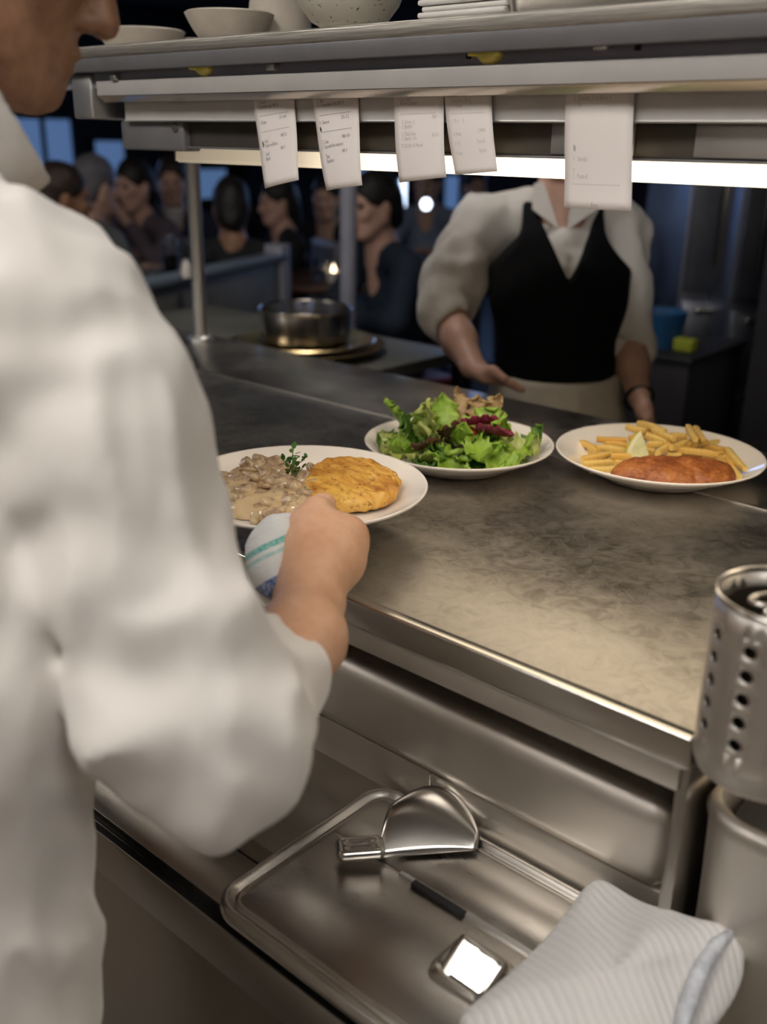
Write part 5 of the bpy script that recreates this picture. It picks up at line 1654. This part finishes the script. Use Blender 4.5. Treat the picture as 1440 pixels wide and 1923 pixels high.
# service table with pot on a tray, just past the counter
M['brass'] = simple('brushed_brass', (.50, .38, .20), .32, 1.0, 14, .2)
pt = az(574, 645, .905)
ZP = .885
st = thing('service_table', (pt[0], pt[1], 0), 'dark service table right behind the counter under the pot', 'side table')
mk('table_top', box((pt[0] - .75, pt[1] - .20, ZP - .03), (pt[0] + .28, pt[1] + .30, ZP), .005), M['bench'], st)
for sx in (-.7, .28):
    for sy in (-.12, .3): mk('leg', box((pt[0] + sx - .02, pt[1] + sy - .02, 0), (pt[0] + sx + .02, pt[1] + sy + .02, ZP - .03), .003), M['frame_dark'], st)
py_ = V(*pt)
tag(mk('brass_tray', lathe([(0, 0), (.16, 0), (.200, .012), (.208, .022), (.202, .024), (.16, .012), (0, .010)], (py_[0], py_[1], ZP), 56), M['brass'], smooth=40), 'round brass tray under the wide pot', 'tray')
tag(mk('brass_plate', lathe([(0, 0), (.14, 0), (.178, .014), (.172, .018), (.13, .010), (0, .008)], (py_[0] + .004, py_[1], ZP + .018), 56), M['brass'], smooth=40), 'round brass plate stacked on the tray', 'plate')
pot = thing('cooking_pot', (py_[0], py_[1], ZP + .030), 'wide open steel pot on the brass tray behind the counter', 'pot')
mk('pot_body', lathe([(0, 0), (.108, 0), (.115, .006), (.118, .075), (.121, .078), (.1205, .082), (.114, .080), (.110, .01), (0, .008)], (py_[0], py_[1], ZP + .03), 56), M['steel_bright'], pot, smooth=40)
mk('pot_rim', tube([(py_[0] + .119 * math.cos(t), py_[1] + .119 * math.sin(t), ZP + .112) for t in np.linspace(0, 2 * math.pi, 49)[:-1]], .003, 8, True), M['steel_bright'], pot, smooth=True)

# tall refrigerators and drawers right of the waitress
M['fridge'] = steel('blue_grey_fridge_steel', (.34, .36, .42), .3, .45, (40, 40, 2), .05)
def cabinet(px0, px1, t_, depth, lab, z1=2.1, drawers=False):
    a, b = ad(px0, 600, t_), ad(px1, 600, t_)
    a[2] = b[2] = 0; d = (b - a) / np.linalg.norm(b - a); nn = V(-d[1], d[0], 0); L_ = np.linalg.norm(b - a)
    c = thing('refrigerator', (a + b) / 2, lab, 'refrigerator')
    def ob(s0, s1, o0, o1, z0, z1_, mt, nm, par=None):
        v = [a + d * s0 + nn * o0, a + d * s1 + nn * o0, a + d * s1 + nn * o1, a + d * s0 + nn * o1]
        return mk(nm, bevel_vf(prism([(p[0], p[1]) for p in v], z0, z1_, 2), .004, 2), mt, par or c)
    ob(0, L_, .03, depth, .08, z1, M['fridge'], 'body'); ob(.02, L_ - .02, .06, depth, 0, .08, M['frame_dark'], 'plinth')
    if drawers:
        for k in range(3):
            dr = ob(.01, L_ - .01, 0, .03, .12 + .26 * k, .36 + .26 * k, M['fridge'], 'drawer')
            ob(.05, L_ - .05, -.03, -.012, .325 + .26 * k, .345 + .26 * k, M['steel_bright'], 'handle', dr)
        dr = ob(.01, L_ - .01, 0, .03, .92, z1 - .02, M['fridge'], 'door')
    else:
        dr = ob(.01, L_ - .01, 0, .03, .12, z1 - .02, M['fridge'], 'door')
    ob(L_ - .07, L_ - .045, -.035, -.012, 1.0, 1.5, M['steel_bright'], 'handle', dr)
cabinet(1272, 1362, 3.5, .6, 'blue grey steel refrigerator with drawers beside the waitress', drawers=True)
cabinet(1368, 1440, 3.3, .6, 'dark steel refrigerator at the right edge beyond the fries', drawers=True)
q0, q1 = ad(1418, 600, 2.9), ad(1520, 600, 2.7)
tag(mk('wall_pillar', bevel_vf(prism([(q0[0], q0[1]), (q1[0], q1[1]), (q1[0] + .1, q1[1] + .6), (q0[0] - .02, q0[1] + .6)], 0, ZC, 2), .01, 2), M['wall_dark']), kind='structure')
bpy.data.objects['wall_pillar'].name = 'trim_1'
q = ad(1255, 650, 3.1)
sbn = thing('side_station', (q[0], q[1] + .1, 0), 'dark waiter station with a blue bin behind the waitress', 'sideboard')
mk('cabinet', box((q[0] - .3, q[1] - .1, 0), (q[0] + .12, q[1] + .3, .78), .006), M['wall_dark'], sbn); mk('worktop', box((q[0] - .31, q[1] - .11, .78), (q[0] + .13, q[1] + .31, .80), .004), M['frame_dark'], sbn)
M['blue_plastic'] = simple('blue_plastic', (.02, .10, .26), .4); M['lime'] = simple('lime_green_sponge', (.32, .36, .03), .8)
qq = V(q[0] - .05, q[1] + .02, .80)
tag(mk('plastic_tub', lathe([(0, 0), (.07, 0), (.085, .11), (.081, .11), (.066, .008), (0, .008)], qq, 28), M['blue_plastic'], smooth=40), 'blue plastic tub on the waiter station', 'tub')
tag(mk('sponge', box(qq + V(.075, -.05, 0), qq + V(.14, .0, .04), .008, 3), M['lime']), 'lime green sponge beside the blue tub', 'sponge')
